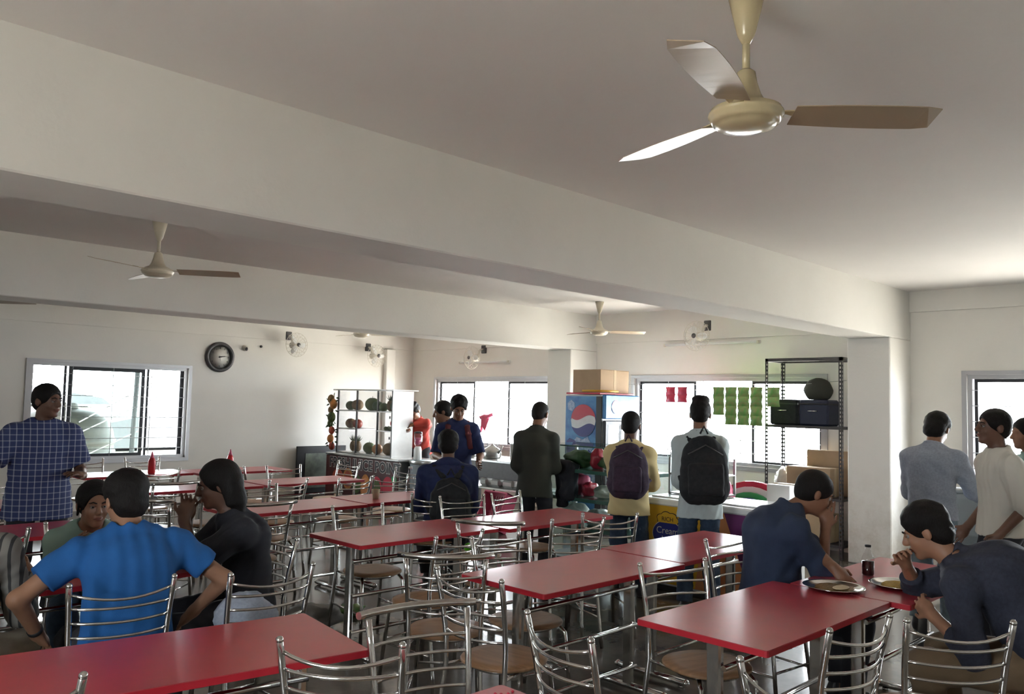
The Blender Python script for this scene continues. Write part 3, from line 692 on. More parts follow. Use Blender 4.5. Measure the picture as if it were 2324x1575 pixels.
for i in range(6): fruit('apple', (X0 + .12 + .09 * (i % 2), 10.42 + .055 * i, 1.16), .035, 'fruitgreen' if i % 3 else 'fruitred', ('small dark fruit in the middle shelf row, %s from the right end of the cabinet' % ('first', 'second', 'third', 'fourth', 'fifth', 'sixth')[i]))
hg = thing('hanging_fruit_string', 'string of artificial fruits and leaves hanging at left edge of juice cabinet', 'decoration', (7.6, 11.93, .75))
MB().tube([(0, 0, .06), (-.02, .01, .5), (0, 0, .99)], .006, 5).build('cord', 'leaf', hg)
for z, dy, rd, m in ((.88, .05, .07, 'fruitbrown'), (.80, -.03, .075, 'fruitorange'), (.70, .05, .055, 'fruitbrown'), (.58, .02, .08, 'fruitgreen'), (.47, .05, .06, 'fruitgreen'), (.36, .0, .06, 'fruitred'), (.22, .03, .065, 'fruitorange'), (.10, -.02, .06, 'fruitred')):
    MB().ell((-.03, dy, z), (rd * .8, rd, rd * 1.15), 12, 8).build('artificial_fruit', m, hg)
lf = MB()
for i in range(40):
    a = random.random() * 6.28; z = .1 + .85 * random.random(); p = np.array((-.03 + .04 * math.cos(a), .06 * math.sin(a), z)); q = p + np.array((.05 * math.cos(a), .09 * math.sin(a), random.uniform(-.04, .04)))
    lf.add([tuple(p), tuple((p + q) / 2 + (0, 0, .018)), tuple(q), tuple((p + q) / 2 - (0, 0, .018))], [(0, 1, 2, 3)])
lf.build('leaves', 'leaf', hg, kind='stuff')
o = thing('framed_board', 'dark framed board leaning on the left wall beside the juice cabinet', 'board', (7.62, YC - .10, 0))
MB().box((0, 0, .42), (.95, .04, .82), 0, .004).build('frame', 'black', o)
MB().box((0.02, -.022, .42), (.68, .01, .58), 0, .002).build('picture', mat('grey_green_print', (.13, .15, .12), .5, var=.7, vs=6, col2=(.04, .045, .04)), o)
o = thing('juicer_stand', 'grey round bin used as stand right of the juice counter', 'stand', (7.80, 9.72, 0))
MB().lathe([(.17, 0), (.20, .02), (.215, .70), (.225, .72), (.225, .745), (.0001, .75)], n=26).build('drum', 'drum', o)
MB().lathe([(.228, .70), (.235, .72), (.228, .75)], n=26, caps=False).build('rim', 'steel', o)
o = thing('blender', 'white juice blender with pink filled jar on the grey stand', 'appliance', (7.76, 9.84, .75))
MB().lathe([(.055, 0), (.062, .01), (.06, .15), (.048, .19), (.04, .20)], n=18).build('motor_base', 'white', o)
MB().lathe([(.038, .20), (.052, .24), (.062, .40), (.06, .40), (.05, .245), (.0001, .215)], n=18).build('jar', 'glass', o)
MB().lathe([(.0001, .22), (.048, .245), (.054, .33), (.0001, .33)], n=16).build('pink_juice', 'pink', o)
MB().lathe([(.064, .40), (.06, .42), (.02, .43), (.0001, .43)], n=16).build('lid', 'black', o)
MB().tube([(0, -.055, .26), (0, -.10, .28), (0, -.10, .36), (0, -.06, .38)], .007, 6).build('handle', 'white', o)

# ================================================================== KITCHEN TABLE with pots
kx = 7.55
o = thing('stove_table', 'dark steel kitchen table with lower shelf before the centre window', 'table', (kx, 8.1, 0))
MB().box((.35, 0, .86), (.72, 1.75, .03), 0, .004).build('table_top', 'steel', o)
MB().box((.01, 0, .74), (.02, 1.75, .21), 0, .003).build('front_panel', 'darkgrey', o)
MB().box((.35, 0, .50), (.70, 1.70, .025), 0, .004).build('lower_shelf', 'steel', o)
for x in (.03, .67):
    for y in (-.84, .84): MB().box((x, y, .42), (.04, .04, .84), 0, .003).build('leg', 'darkgrey', o)
MB().tube([(.03, .30, .02), (.03, -.15, .49)], .014, 8).build('diagonal_brace', 'black', o)
def pot(x, y, r, h, lb, z=.875, lid=True, kettle=False):
    p = thing('steel_kettle' if kettle else 'cooking_pot', lb, 'kettle' if kettle else 'pot', (x, y, z))
    if kettle:
        MB().lathe([(r * .9, 0), (r, .02), (r, h * .45), (r * .8, h * .75), (r * .35, h * .95), (r * .3, h)], n=22).build('body', 'steel', p)
        MB().lathe([(r * .32, h * .96), (r * .25, h * 1.05), (.012, h * 1.1), (.014, h * 1.18), (.0001, h * 1.2)], n=16).build('lid', 'steel', p)
        MB().tube([(0, r * .7, h * .7), (0, r * .8, h * 1.3), (0, 0, h * 1.62), (0, -r * .8, h * 1.3), (0, -r * .7, h * .7)], .006, 6).build('handle', 'steel', p)
        MB().tube([(0, -r * .8, h * .35), (0, -r * 1.3, h * .7), (0, -r * 1.6, h * 1.05)], [.02, .014, .01], 8).build('spout', 'steel', p)
    else:
        MB().lathe([(r * .96, 0), (r, .015), (r, h), (r * 1.04, h + .006), (r * .97, h + .002), (r * .95, .02), (.0001, .02)], n=26).build('body', 'steel', p)
        if lid: MB().lathe([(r * 1.03, h + .006), (r * .6, h + .03), (.02, h + .04), (.016, h + .06), (.0001, h + .065)], n=22).build('lid', 'steel', p)
        for s_ in (-1, 1): MB().tube([(0, s_ * r, h * .75), (0, s_ * (r + .04), h * .78), (0, s_ * (r + .04), h * .62), (0, s_ * r, h * .6)], .005, 5).build('handle', 'steel', p)
pot(kx + .3, 8.30, .13, .17, 'steel kettle with arched handle before the centre window', kettle=True)
pot(kx + .3, 7.72, .16, .22, 'squat grey cooking pot right of the kettle', lid=False)
pot(kx + .3, 8.74, .11, .24, 'tall steel pot left of the kettle')
pot(kx + .32, 7.38, .12, .24, 'steel pot hidden partly by the man in dark jacket')
for i, (y, lb) in enumerate(((8.25, 'white packet on the lower shelf of the kitchen table, left'), (8.02, 'white packet on the lower shelf of the kitchen table, middle'), (7.78, 'white packet on the lower shelf of the kitchen table, right'))):
    q = MB(); q.box((0, 0, .055), (.22, .16 + .03 * i, .11), 0, .03); q.build('food_packet', 'white_paper', None, loc=(kx + .2, y, .5125), label=lb, cat='packet')
o = thing('kitchen_stool', 'pale round stool under the kitchen table', 'stool', (7.25, 8.22, 0))
MB().lathe([(.15, .43), (.165, .44), (.165, .46), (.15, .47), (.0001, .47)], n=24).build('seat', 'carton2', o)
for k in range(4):
    a = PI / 4 + k * PI / 2; MB().tube([(.11 * math.cos(a), .11 * math.sin(a), .43), (.16 * math.cos(a), .16 * math.sin(a), 0)], .010, 6).build('leg', 'chrome', o)
o = thing('plastic_crate', 'pink slotted plastic crate leaning against the kitchen table', 'crate', (7.18, 7.62, .02)); o.rotation_euler = (0, math.radians(24), 0)
cr = MB(); cr.box((0, 0, .25), (.014, .40, .02), 0)
for s_ in (-1, 1): cr.box((0, s_ * .20, .25), (.20, .02, .50), 0, .004)
cr.box((0, 0, .01), (.20, .42, .02), 0, .004); cr.box((0, 0, .49), (.20, .42, .02), 0, .004); cr.build('rim', 'pink', o)
sl = MB()
for i in range(9): sl.box((.08, -.17 + .0425 * i, .25), (.012, .022, .46))
for i in range(6): sl.box((.078, 0, .06 + .075 * i), (.012, .38, .018))
sl.build('slotted_base', 'pink', o)
o = thing('pink_cloth', 'pink rag hanging from the grille of the centre window', 'cloth', (9.60, 10.28, 1.20))
MB().tube([(0, .19, .17), (.03, .1, .21), (0, 0, .20), (.02, -.12, .24)], .035, 7).build('knotted_top', 'pink', o)
c_ = MB(); n = 9
for i in range(n):
    for j in range(7):
        u, v_ = i / (n - 1), j / 6; c_.v.append((.02 * math.sin(u * 14 + v_ * 3), .19 - .22 * u * (1 - .35 * v_) , .2 - v_ * (.24 + .05 * math.sin(u * 9))))
for i in range(n - 1):
    for j in range(6): c_.f.append((i * 7 + j, (i + 1) * 7 + j, (i + 1) * 7 + j + 1, i * 7 + j + 1)); c_.m.append(0); c_.s.append(True)
c_.build('hanging_fold', 'pink', o)
MB().tube([(.02, -.12, .24), (.03, -.12, .26)], .006, 5).build('hook', 'steel', o)

# ================================================================== SODA COOLER
o = thing('soda_cooler', 'tall drinks cooler with red white and blue globe side, beside the pier', 'cooler', (8.0, 6.49, 0)); cw, cd, chh = .70, .60, 1.77
MB().box((cw / 2, cd / 2, chh / 2 + .04), (cw, cd, chh - .08), 0, .012).build('body', 'printwhite', o)
MB().box((cw / 2, cd / 2, .04), (cw - .06, cd - .06, .08), 0, .004).build('plinth', 'black', o)
# front (faces -y): header, door
MB().box((cw / 2, -.03, 1.62), (cw, .06, .30), 0, .01).build('header_box', 'bluepanel', o)
d = MB(); d.box((cw / 2, -.035, .78), (cw, .05, 1.34), 0, .01); d = d.build('door', 'darkframe', o)
g = MB(); g.bb(.06, cw - .06, -.064, -.061, .16, 1.40); g.build('door_glass', 'glass', d)
g = MB(); g.tube([(.05, -.09, .6), (.05, -.10, .62), (.05, -.10, .98), (.05, -.09, 1.0)], .009, 6); g.build('door_handle', 'chrome', d)
MB().box((-.006, .04, .9), (.012, .09, 1.7), 0, .003).build('corner_strip', 'black', o)
# side panel picture (faces -x); local y from .09 to .59, z .1 to 1.75
FX = lambda a, c, d_: (-.004 - d_, a, c)
MB().bb(-.004, 0, .09, .595, .10, 1.75).build('side_print', 'bluepanel', o)
def globe(par, cy_, cz_, R_, F, names=('red_band', 'white_band', 'blue_band'), off=.002):
    N_ = 28; wave = lambda t, s_: s_ * R_ * .18 + R_ * .16 * math.sin(t * PI * .95) * -1
    def seg(zlo, zhi, off_, nm, m):
        top = []; bot = []
        for i in range(N_ + 1):
            t = -1 + 2 * i / N_; y = t * R_; h = math.sqrt(max(0, R_ * R_ - y * y)); a_ = min(max(zlo(t), -h), h); b_ = min(max(zhi(t), -h), h)
            bot.append((y, a_)); top.append((y, max(b_, a_ + 1e-5)))
        q = MB()
        vs = [F(cy_ + y, cz_ + z, off_) for y, z in bot] + [F(cy_ + y, cz_ + z, off_) for y, z in top]
        q.add(vs, [(i, i + 1, N_ + 2 + i, N_ + 1 + i) for i in range(N_)]); q.build(nm, m, par)
    seg(lambda t: wave(t, 1) , lambda t: R_ * 2, off + .002, names[0], 'printred')
    seg(lambda t: -R_ * 2, lambda t: R_ * 2, off, names[1], 'printwhite')
    seg(lambda t: -R_ * 2, lambda t: wave(t, -1) - R_ * .15, off + .002, names[2], 'navyprint')
globe(o, .295, 1.44, .205, lambda y, z, of: (-.006 - of, .68 - y - .02 if False else y, z))
globe(o, .20, 1.62, .085, lambda y, z, of: (y, -.062 - of, z))
def poly(par, nm, pts, m, F): 
    q = MB(); q.prism(pts, 0, .0015, 0, F); return q.build(nm, m, par)
PF = lambda a, c, d_: (-.0045 - d_, a, c)
poly(o, 'printed_ice', [(.09, .95), (.16, 1.15), (.22, 1.24), (.30, 1.20), (.40, 1.23), (.48, 1.14), (.59, 1.10), (.59, .55), (.50, .62), (.35, .50), (.20, .60), (.09, .56)][::-1], 'printice', PF)
poly(o, 'printed_can', [(.42, .98), (.56, 1.02), (.57, 1.17), (.52, 1.21), (.42, 1.18), (.40, 1.05)][::-1], 'navyprint', lambda a, c, d_: (-.0065 - d_, a, c))
poly(o, 'printed_can', [(.13, .90), (.24, .86), (.33, .92), (.34, 1.06), (.25, 1.02), (.20, 1.08), (.14, 1.04)][::-1], 'navyprint', lambda a, c, d_: (-.0065 - d_, a, c))
poly(o, 'printed_fruit', [(.36, .80), (.42, .76), (.48, .79), (.46, .84), (.39, .85)][::-1], 'printred', lambda a, c, d_: (-.0065 - d_, a, c))
poly(o, 'printed_splash', [(.44, 1.66), (.50, 1.70), (.56, 1.66), (.55, 1.58), (.48, 1.55), (.44, 1.60)][::-1], 'printice', lambda a, c, d_: (-.0065 - d_, a, c))
def carton(nm, lb, c, d_, rz, m='carton', flaps=True, grp=None):
    r = thing(nm, lb, 'box', (c[0], c[1], c[2]), rz, grp)
    MB().box((0, 0, d_[2] / 2), d_, 0, .004).build('box_body', m, r)
    if flaps:
        for s_ in (-1, 1): MB().box((0, s_ * d_[1] / 4, d_[2] + .002), (d_[0], d_[1] / 2 - .004, .004), 0).build('flap', m, r)
    MB().box((0, 0, d_[2] / 2), (.05, d_[1] + .003, d_[2] + .009), 0).build('packing_tape', 'carton2', r); return r
MB().box((.33, .30, 1.785), (.70, .56, .02), 0, .004).build('top_tray', 'printred', o)
carton('cardboard_box', 'brown cardboard box on top of the soda cooler', (8.33, 6.78, 1.797), (.58, .46, .29), 0)
o = thing('yellow_rod', 'yellow rod lying on the soda cooler before the cardboard box', 'rod', (8.01, 6.62, 1.807)); MB().tube([(0, .20, .012), (.0, -.08, .012), (.30, -.14, .012)], .012, 8).build('rod', 'yellow', o)

# ================================================================== GLASS COUNTER and FREEZER
gx, gy0, gy1 = 6.25, 4.62, 5.86
o = thing('glass_counter', 'glass fronted snack display counter between the diners and soda cooler', 'counter', (gx, (gy0 + gy1) / 2, 0)); Wg = gy1 - gy0; Hg = 1.24; Dg = .55
MB().box((Dg / 2, 0, .06), (Dg, Wg, .12), 0, .004).build('plinth', 'darkgrey', o)
for x in (.015, Dg - .015):
    for y in (-Wg / 2 + .015, Wg / 2 - .015): MB().box((x, y, .66), (.03, .03, 1.08 if x < .1 else 1.08), 0, .003).build('upright', 'alu', o)
for z, nm in ((.42, 'shelf'), (.70, 'shelf'), (.98, 'shelf')): MB().box((Dg / 2, 0, z), (Dg - .02, Wg - .03, .035), 0, .003).build(nm, 'gedge', o)
MB().box((Dg / 2, 0, Hg - .01), (Dg + .04, Wg + .04, .012), 0, .002).build('top_glass', 'gglass', o)
tg = MB(); 
for a0, a1, b0, b1 in ((-.02, -.016, -Wg / 2 - .02, Wg / 2 + .02), (Dg + .016, Dg + .02, -Wg / 2 - .02, Wg / 2 + .02)): tg.bb(a0, a1, b0, b1, Hg - .017, Hg - .003)
tg.build('top_glass_edge', 'gedge', o)
MB().bb(.004, .008, -Wg / 2 + .03, Wg / 2 - .03, .13, Hg - .02).build('front_glass', 'gglass', o)
MB().bb(.03, Dg - .03, Wg / 2 - .008, Wg / 2 - .004, .13, Hg - .02).build('side_glass', 'gglass', o)
MB().bb(.03, Dg - .03, -Wg / 2 + .004, -Wg / 2 + .008, .13, Hg - .02).build('side_glass', 'gglass', o)
def lump(nm, lb, cat, p, r_, m, seed=0, grp=None, n=22, mm=14, amp=.24):
    rs = random.Random(seed); q = MB(); ph = [rs.random() * 6 for _ in range(6)]
    for i in range(mm + 1):
        for j in range(n):
            th = PI * i / mm; a = 2 * PI * j / n; s_ = 1 + amp * (math.sin(3 * a + ph[0]) * math.sin(th * 2 + ph[1]) + .6 * math.sin(5 * a + ph[2] + th * 3) + .5 * math.sin(7 * th + ph[3] + 2 * a)) * (math.sin(th))
            z = -math.cos(th); z = max(z, -.75)
            q.v.append((r_[0] * s_ * math.sin(th) * math.cos(a), r_[1] * s_ * math.sin(th) * math.sin(a), r_[2] * (z + .75) * (1 + .5 * (s_ - 1))))
    for i in range(mm):
        for j in range(n): q.f.append((i * n + j, i * n + (j + 1) % n, (i + 1) * n + (j + 1) % n, (i + 1) * n + j)); q.m.append(0); q.s.append(True)
    return q.build(nm, m, None, loc=p, label=lb, cat=cat, group=grp)
for i, (y, z, r_, m, lb) in enumerate((
    (5.55, 1.0, (.14, .17, .10), 'leaf', 'dark green bundle of packets on the counter top shelf, left'), (5.02, 1.0, (.14, .20, .09), 'leaf', 'dark green bundle of packets on the counter top shelf, right'),
    (5.31, 1.0, (.09, .07, .12), 'printred', 'red pouch standing on the top shelf of the glass counter'), (5.18, 1.0, (.06, .06, .07), 'plastic_bag', 'crinkled silver pouch on the top shelf of the glass counter'),
    (5.60, .72, (.14, .13, .13), 'pink', 'pink bag of snacks on the middle shelf of the glass counter'), (5.42, .72, (.10, .06, .08), 'printred', 'red packet on the middle shelf beside the pink bag'),
    (5.22, .72, (.12, .09, .07), 'offwhite', 'pale packet on the middle shelf of the glass counter'), (4.98, .72, (.12, .10, .05), 'white_paper', 'flat white packet on the middle shelf of the glass counter'),
    (5.62, .44, (.14, .16, .11), 'white_paper', 'white bundle on the bottom shelf of the glass counter'), (5.30, .44, (.14, .13, .09), 'plastic_bag', 'clear plastic bundle on bottom shelf of the glass counter'), (5.02, .44, (.14, .15, .08), 'plastic_bag', 'flat clear bundle at right of bottom counter shelf'))):
    lump('snack_bag', lb, 'bag', (gx + .25, y, z), r_, m, i, 'snacks in the glass counter')
fy0, fy1, fz = 3.30, 4.53, .82
o = thing('ice_cream_freezer', 'long yellow and purple chest freezer with white top', 'freezer', (6.2, (fy0 + fy1) / 2, 0)); Wf = fy1 - fy0
MB().box((.34, 0, .42), (.66, Wf, .72), 0, .012).build('body', 'white', o)
MB().box((.34, 0, fz - .03), (.70, Wf + .02, .06), 0, .012).build('top_frame', 'white', o)
MB().box((.34, 0, .04), (.6, Wf - .1, .06), 0, .004).build('plinth', 'black', o)
for s_ in (-1, 1): MB().box((.34, s_ * Wf / 4, fz + .006), (.50, Wf / 2 - .06, .012), 0, .003).build('sliding_lid', 'printwhite', o)
MB().bb(.004, .010, -Wf / 2 + .01, Wf / 2 - .01, .08, .76).build('front_print', 'yellow', o)
FF = lambda a, c, d_: (.0035 - d_, a, c)
poly(o, 'orange_wedge', [(.06, .08), (-.04, .76), (-.30, .76), (-.60, .08)], 'orange', FF)
poly(o, 'purple_wedge', [(-.22, .76), (-.60, .76), (-.60, .08), (-.48, .08)], 'purple', lambda a, c, d_: (.0015 - d_, a, c))
el = [(.345 + .155 * math.cos(t), .51 + .12 * math.sin(t)) for t in np.linspace(0, 2 * PI, 30)[:-1]]
poly(o, 'logo_oval_rim', [(.345 + .163 * math.cos(t), .51 + .127 * math.sin(t)) for t in np.linspace(0, 2 * PI, 30)[:-1]], 'letterw', lambda a, c, d_: (.002 - d_, a, c))
poly(o, 'logo_oval', el, 'navyprint', lambda a, c, d_: (-.0005 - d_, a, c))
cl = [(.345 + (.105 + .012 * abs(math.sin(t * 3.5))) * math.cos(t), .635 + (.06 + .012 * abs(math.sin(t * 3.5))) * math.sin(t)) for t in np.linspace(0, PI, 22)]
poly(o, 'logo_scoop_outline', [((x - .345) * 1.07 + .345, (z - .635) * 1.1 + .635) for x, z in cl] + [(.235, .61), (.455, .61)], 'letter', lambda a, c, d_: (.0015 - d_, a, c))
poly(o, 'logo_scoop', cl + [(.245, .61), (.445, .61)], 'yellow', lambda a, c, d_: (-.001 - d_, a, c))
FT = lambda zc_, of: (lambda x, y, z: (-.001 - of - z, .345 - x, y + zc_ + .06))
text_mesh('RICH', .055, 'logo_lettering', 'letter', o, FT(.565, .002), .0005)
text_mesh('Cream', .085, 'logo_lettering', 'letterw', o, FT(.455, .003), .0005)
text_mesh('bell', .085, 'logo_lettering', 'letterw', o, FT(.375, .003), .0005)
# glass case on the freezer's left end
o = thing('glass_case', 'small glass case with plates on the left end of the freezer', 'case', (6.52, 4.22, .834))
for x in (0, .34):
    for y in (-.24, .24): MB().box((x, y, .17), (.02, .02, .34), 0, .002).build('upright', 'alu', o)
for z in (.01, .19, .34): MB().box((.17, 0, z), (.36, .50, .012), 0, .002).build('shelf', 'gglass' if z > .3 else 'alu', o)
MB().bb(-.008, -.004, -.24, .24, .02, .33).build('front_glass', 'gglass', o)
lump('plastic_sack', 'bulging white plastic sack on the glass case above the freezer', 'bag', (6.68, 4.22, 1.182), (.14, .17, .12), 'plastic_bag', 33)
lump('red_packet', 'red packet on the inner shelf of the small glass case', 'packet', (6.68, 4.10, 1.032), (.09, .10, .06), 'pink', 35)
o = thing('steel_tray', 'shallow steel tray at bottom of the small glass case', 'tray', (6.68, 4.22, .852)); MB().lathe([(.10, 0), (.13, .02), (.135, .022), (.125, .012), (.0001, .006)], n=22).build('tray', 'steel', o)

# ================================================================== SLOTTED ANGLE RACK
rx0, rx1, ry0, ry1, rz = 9.07, 9.50, 3.93, 4.86, 2.24
o = thing('slotted_rack', 'tall slotted angle steel rack beside the big pier', 'rack', (rx0, ry0, 0)); Dr, Wr = rx1 - rx0, ry1 - ry0
def slotted(h):
    q = MB(); wd = .038
    # L profile with a row of real slots: two strips and rungs per flange
    for fl in (0, 1):
        for a0, a1 in ((0, .012), (.026, wd)):
            if fl: q.bb(a0, a1, 0, .0025, 0, h)
            else: q.bb(0, .0025, a0, a1, 0, h)
        n_ = int(h / .045)
        for i in range(n_ + 1):
            z = i * h / n_
            if fl: q.bb(.012, .026, 0, .0025, max(0, z - .011), min(h, z + .011))
            else: q.bb(0, .0025, .012, .026, max(0, z - .011), min(h, z + .011))
    return q.mesh('slotted_post', 'darkgrey')
sm_ = slotted(rz)
for (x, y, a) in ((0, 0, 0), (Dr, 0, PI / 2), (Dr, Wr, PI), (0, Wr, -PI / 2)): link('slotted_post', sm_, o, (x, y, 0), a)
for z in (rz - .03, 1.46, .66, .15):
    if z > 2:
        for xa, xb, ya, yb in ((0, .03, 0, Wr), (Dr - .03, Dr, 0, Wr), (0, Dr, 0, .03), (0, Dr, Wr - .03, Wr)): MB().bb(xa, xb, ya, yb, z - .002, z + .035).build('top_rail', 'darkgrey', o)
    else: MB().bb(.005, Dr - .005, .005, Wr - .005, z - .03, z).build('shelf', 'darkgrey', o)
for i, (y, dy, lb) in enumerate(((4.66, .35, 'dark hard case on the rack, left of two'), (4.29, .35, 'dark blue crate on the rack, right of two'))):
    r = thing('storage_case', lb, 'case', (9.28, y, 1.462), 0, 'dark cases on the upper rack shelf')
    MB().box((0, 0, .15), (.30, dy, .30), 0, .02).build('case_body', 'black_bag' if i == 0 else 'case_navy', r)
    MB().box((0, 0, .25), (.31, dy + .01, .02), 0, .004).build('lid_seam', 'black', r)
    MB().tube([(-.155, -.05, .17), (-.18, -.05, .17), (-.18, .05, .17), (-.155, .05, .17)], .006, 5).build('handle', 'chrome', r)
lump('round_bag', 'rounded grey green bag resting on the dark cases of the rack', 'bag', (9.26, 4.29, 1.764), (.14, .165, .145), 'olive_dark', 5, amp=.05)
carton('cardboard_carton', 'open pale brown carton on the lower rack shelf', (9.24, 4.34, .662), (.28, .52, .32), 0, 'carton')
carton('cardboard_carton', 'darker carton standing behind the pale one on the rack', (9.43, 4.24, .662), (.09, .50, .51), 0, 'carton', False)
carton('cardboard_carton', 'carton on the lowest rack shelf near the floor', (9.28, 4.35, .152), (.34, .5, .3), 0, 'carton2')
lump('white_bundle', 'small white bundle at left end of the lower rack shelf', 'bag', (9.28, 4.72, .662), (.10, .10, .17), 'white_paper', 8)
# striped umbrella dome, white box behind the freezer
o = thing('striped_umbrella', 'folded red blue and green umbrella cover behind the freezer', 'umbrella', (7.42, 4.08, .60))
for i, m in enumerate(('printred', 'white', 'greenpl', 'bluepl')):
    R_ = .42 - i * .065; q = MB(); pts = []
    for t in np.linspace(0, PI, 15): pts.append((R_ * math.cos(t), R_ * .80 * math.sin(t)))
    q.prism(pts, 0, .05 + .03 * i, 0, lambda a, c, d_: (-d_, a, c)); q.build('umbrella_band', m, o)
MB().tube([(.05, 0, -.6), (.05, 0, .05)], .02, 8).build('shaft', 'white', o)
carton('white_box', 'white box standing behind the freezer right of the umbrella', (7.12, 3.62, .0), (.25, .22, .96), 0, 'white', False)
lump('red_sack', 'red sack standing behind the freezer right of the backpack', 'bag', (7.08, 4.22, .0), (.13, .14, .56), 'pink', 12, amp=.06)
# packets hanging before the right window
def strip(y, x, z1, n, m, lb, w_=.165, h_=.115):
    r = thing('packet_strip', lb, 'packets', (x, y, z1), 0, 'snack packets hanging before the window')
    MB().tube([(0, 0, 0), (0, 0, .03)], .003, 5).build('hook', 'steel', r)
    for i in range(n):
        q = MB(); N_ = 6
        z0 = -i * h_
        for s_ in (-1, 1):
            for a in range(N_ + 1):
                for c in range(N_ + 1):
                    u, v_ = a / N_, c / N_; q.v.append((s_ * .022 * math.sin(PI * u) * math.sin(PI * v_), (u - .5) * w_ * (.94 + .06 * math.cos(PI * 2 * v_)), z0 - v_ * h_))
        K = (N_ + 1) ** 2
        for s_ in (0, 1):
            for a in range(N_):
                for c in range(N_):
                    f = (s_ * K + a * (N_ + 1) + c, s_ * K + (a + 1) * (N_ + 1) + c, s_ * K + (a + 1) * (N_ + 1) + c + 1, s_ * K + a * (N_ + 1) + c + 1); q.f.append(f if s_ else f[::-1]); q.m.append(0); q.s.append(True)
        q.build('packet', m, r)
# packets hang from a line strung along the window
o = thing('hanging_line', 'thin line strung before the right window holding snack packets', 'line', (8.97, 0, 1.90)); MB().tube([(0, 4.4, .03), (0, 7.0, .03)], .003, 5).build('line', 'steel', o)
# pier to wall hooks
MB().tube([(0, 4.4, .03), (.62, 4.1, .10)], .003, 5).build('tie', 'steel', o); MB().tube([(0, 7.0, .03), (.62, 7.25, .10)], .003, 5).build('tie', 'steel', o)
for i, (y, n) in enumerate(((5.43, 3), (5.26, 4), (5.09, 4), (4.92, 4), (4.70, 2))):
    strip(y, 8.97, 1.90, n, 'green', ('green packet strip, leftmost before the right window', 'green packet strip, second from left in the hanging row', 'green packet strip, third from left in the hanging row', 'green packet strip, fourth from left in the hanging row', 'short green packet strip hanging near the rack post')[i])
strip(6.14, 8.97, 1.90, 2, 'redpk', 'red packet strip hanging left of the tall man, left one', .15, .10)
strip(5.96, 8.97, 1.90, 2, 'redpk', 'red packet strip hanging left of the tall man, right one', .15, .10)
# drum between standing men
o = thing('water_drum', 'tall pale blue grey plastic drum between the two standing men at right', 'drum', (7.75, 2.28, 0))
MB().lathe([(.20, 0), (.215, .02), (.215, .3), (.225, .31), (.225, .33), (.215, .34), (.215, .62), (.225, .63), (.225, .65), (.215, .66), (.215, .93), (.18, .98)], n=30).build('drum_body', 'drum', o)
MB().lathe([(.185, .975), (.19, 1.0), (.0001, 1.005)], n=30).build('drum_lid', 'drum', o)

# ================================================================== THINGS ON TABLES, FLOOR
def plate(x, y, lb, m1, z=.75):
    r = thing('steel_plate', lb, 'plate', (x, y, z), 0, 'steel plates of food')
    MB().lathe([(.10, 0), (.125, .004), (.135, .014), (.148, .017), (.150, .019), (.146, .020), (.134, .018), (.120, .008), (.0001, .005)], n=36).build('plate', 'chrome', r)
    q = MB(); n_, m_ = 18, 5
    for i in range(m_ + 1):
        for j in range(n_):
            rr = .112 * i / m_; a = 2 * PI * j / n_; rr2 = rr * (1 + .10 * math.sin(3 * a + x) + .06 * math.sin(7 * a)); q.v.append((rr2 * math.cos(a), rr2 * math.sin(a) * .85, .006 + .018 * (1 - (i / m_) ** 2) + .003 * math.sin(9 * a + i * 2)))
    for i in range(m_):
        for j in range(n_): q.f.append((i * n_ + j, (i + 1) * n_ + j, (i + 1) * n_ + (j + 1) % n_, i * n_ + (j + 1) % n_)); q.m.append(0); q.s.append(True)
    q.build('food', m1, r, kind='stuff'); return r
p_ = plate(4.12, 1.83, 'steel plate with curry and bread before the man in navy', 'curry')
MB().ell((-.03, -.05, .022), (.06, .035, .006), 14, 6).build('flatbread', 'carton2', p_)
plate(4.45, 1.63, 'steel plate of yellow rice before the hunched man', 'rice')
def bottle(x, y, z, lb, m, h=.235, r=.031, cap='black', nm='soda_bottle', fill=.55):
    q = thing(nm, lb, 'bottle', (x, y, z))
    MB().lathe([(r * .9, 0), (r, .008), (r, h * .5), (r * .96, h * .58), (r * .55, h * .76), (r * .42, h * .82), (r * .42, h * .94)], n=20).build('bottle_glass', m, q)
    if fill: MB().lathe([(r * .86, .004), (r * .95, .012), (r * .95, h * fill), (.0001, h * fill)], n=18).build('drink', 'cola', q)
    MB().lathe([(r * .5, h * .93), (r * .5, h), (.0001, h + .001)], n=14).build('cap', cap, q)
bottle(4.62, 1.86, .75, 'small clear bottle half full of dark cola beside the rice plate', 'glass', .165, .033, fill=.47)
bottle(4.98, 6.42, .75, 'clear plastic water bottle on the third row table', 'glass', .25, .04, 'white', 'water_bottle', 0)
def squeeze(x, y, lb):
    q = thing('squeeze_bottle', lb, 'bottle', (x, y, .75), 0, 'red squeeze bottles'); MB().lathe([(.036, 0), (.04, .01), (.04, .13), (.03, .165), (.018, .18)], n=18).build('bottle_body', 'ketchup', q)
    MB().lathe([(.022, .175), (.02, .19), (.005, .245), (.0001, .247)], n=14).build('nozzle', 'pink', q)
squeeze(3.69, 9.50, 'red squeeze bottle on the table under the left window')
squeeze(4.66, 9.58, 'red squeeze bottle right of the black haired woman')
q = thing('paper_cup', 'crumpled paper cup on the third row table', 'cup', (4.41, 6.18, .75)); MB().lathe([(.026, 0), (.038, .085), (.036, .085), (.025, .004), (.0001, .004)], n=16).build('cup', 'carton2', q)
o = thing('green_pouch', 'bright green pouch on the group table right of the man in blue', 'pouch', (1.80, 4.24, .75)); MB().ell((0, 0, .032), (.05, .035, .032), 12, 8).build('pouch', 'lime', o); MB().tube([(.04, 0, .03), (.065, 0, .05)], .008, 6).build('cap', 'lime', o)
plate(1.20, 4.50, 'steel plate of leftovers on the group table beside the man in blue', 'curry')
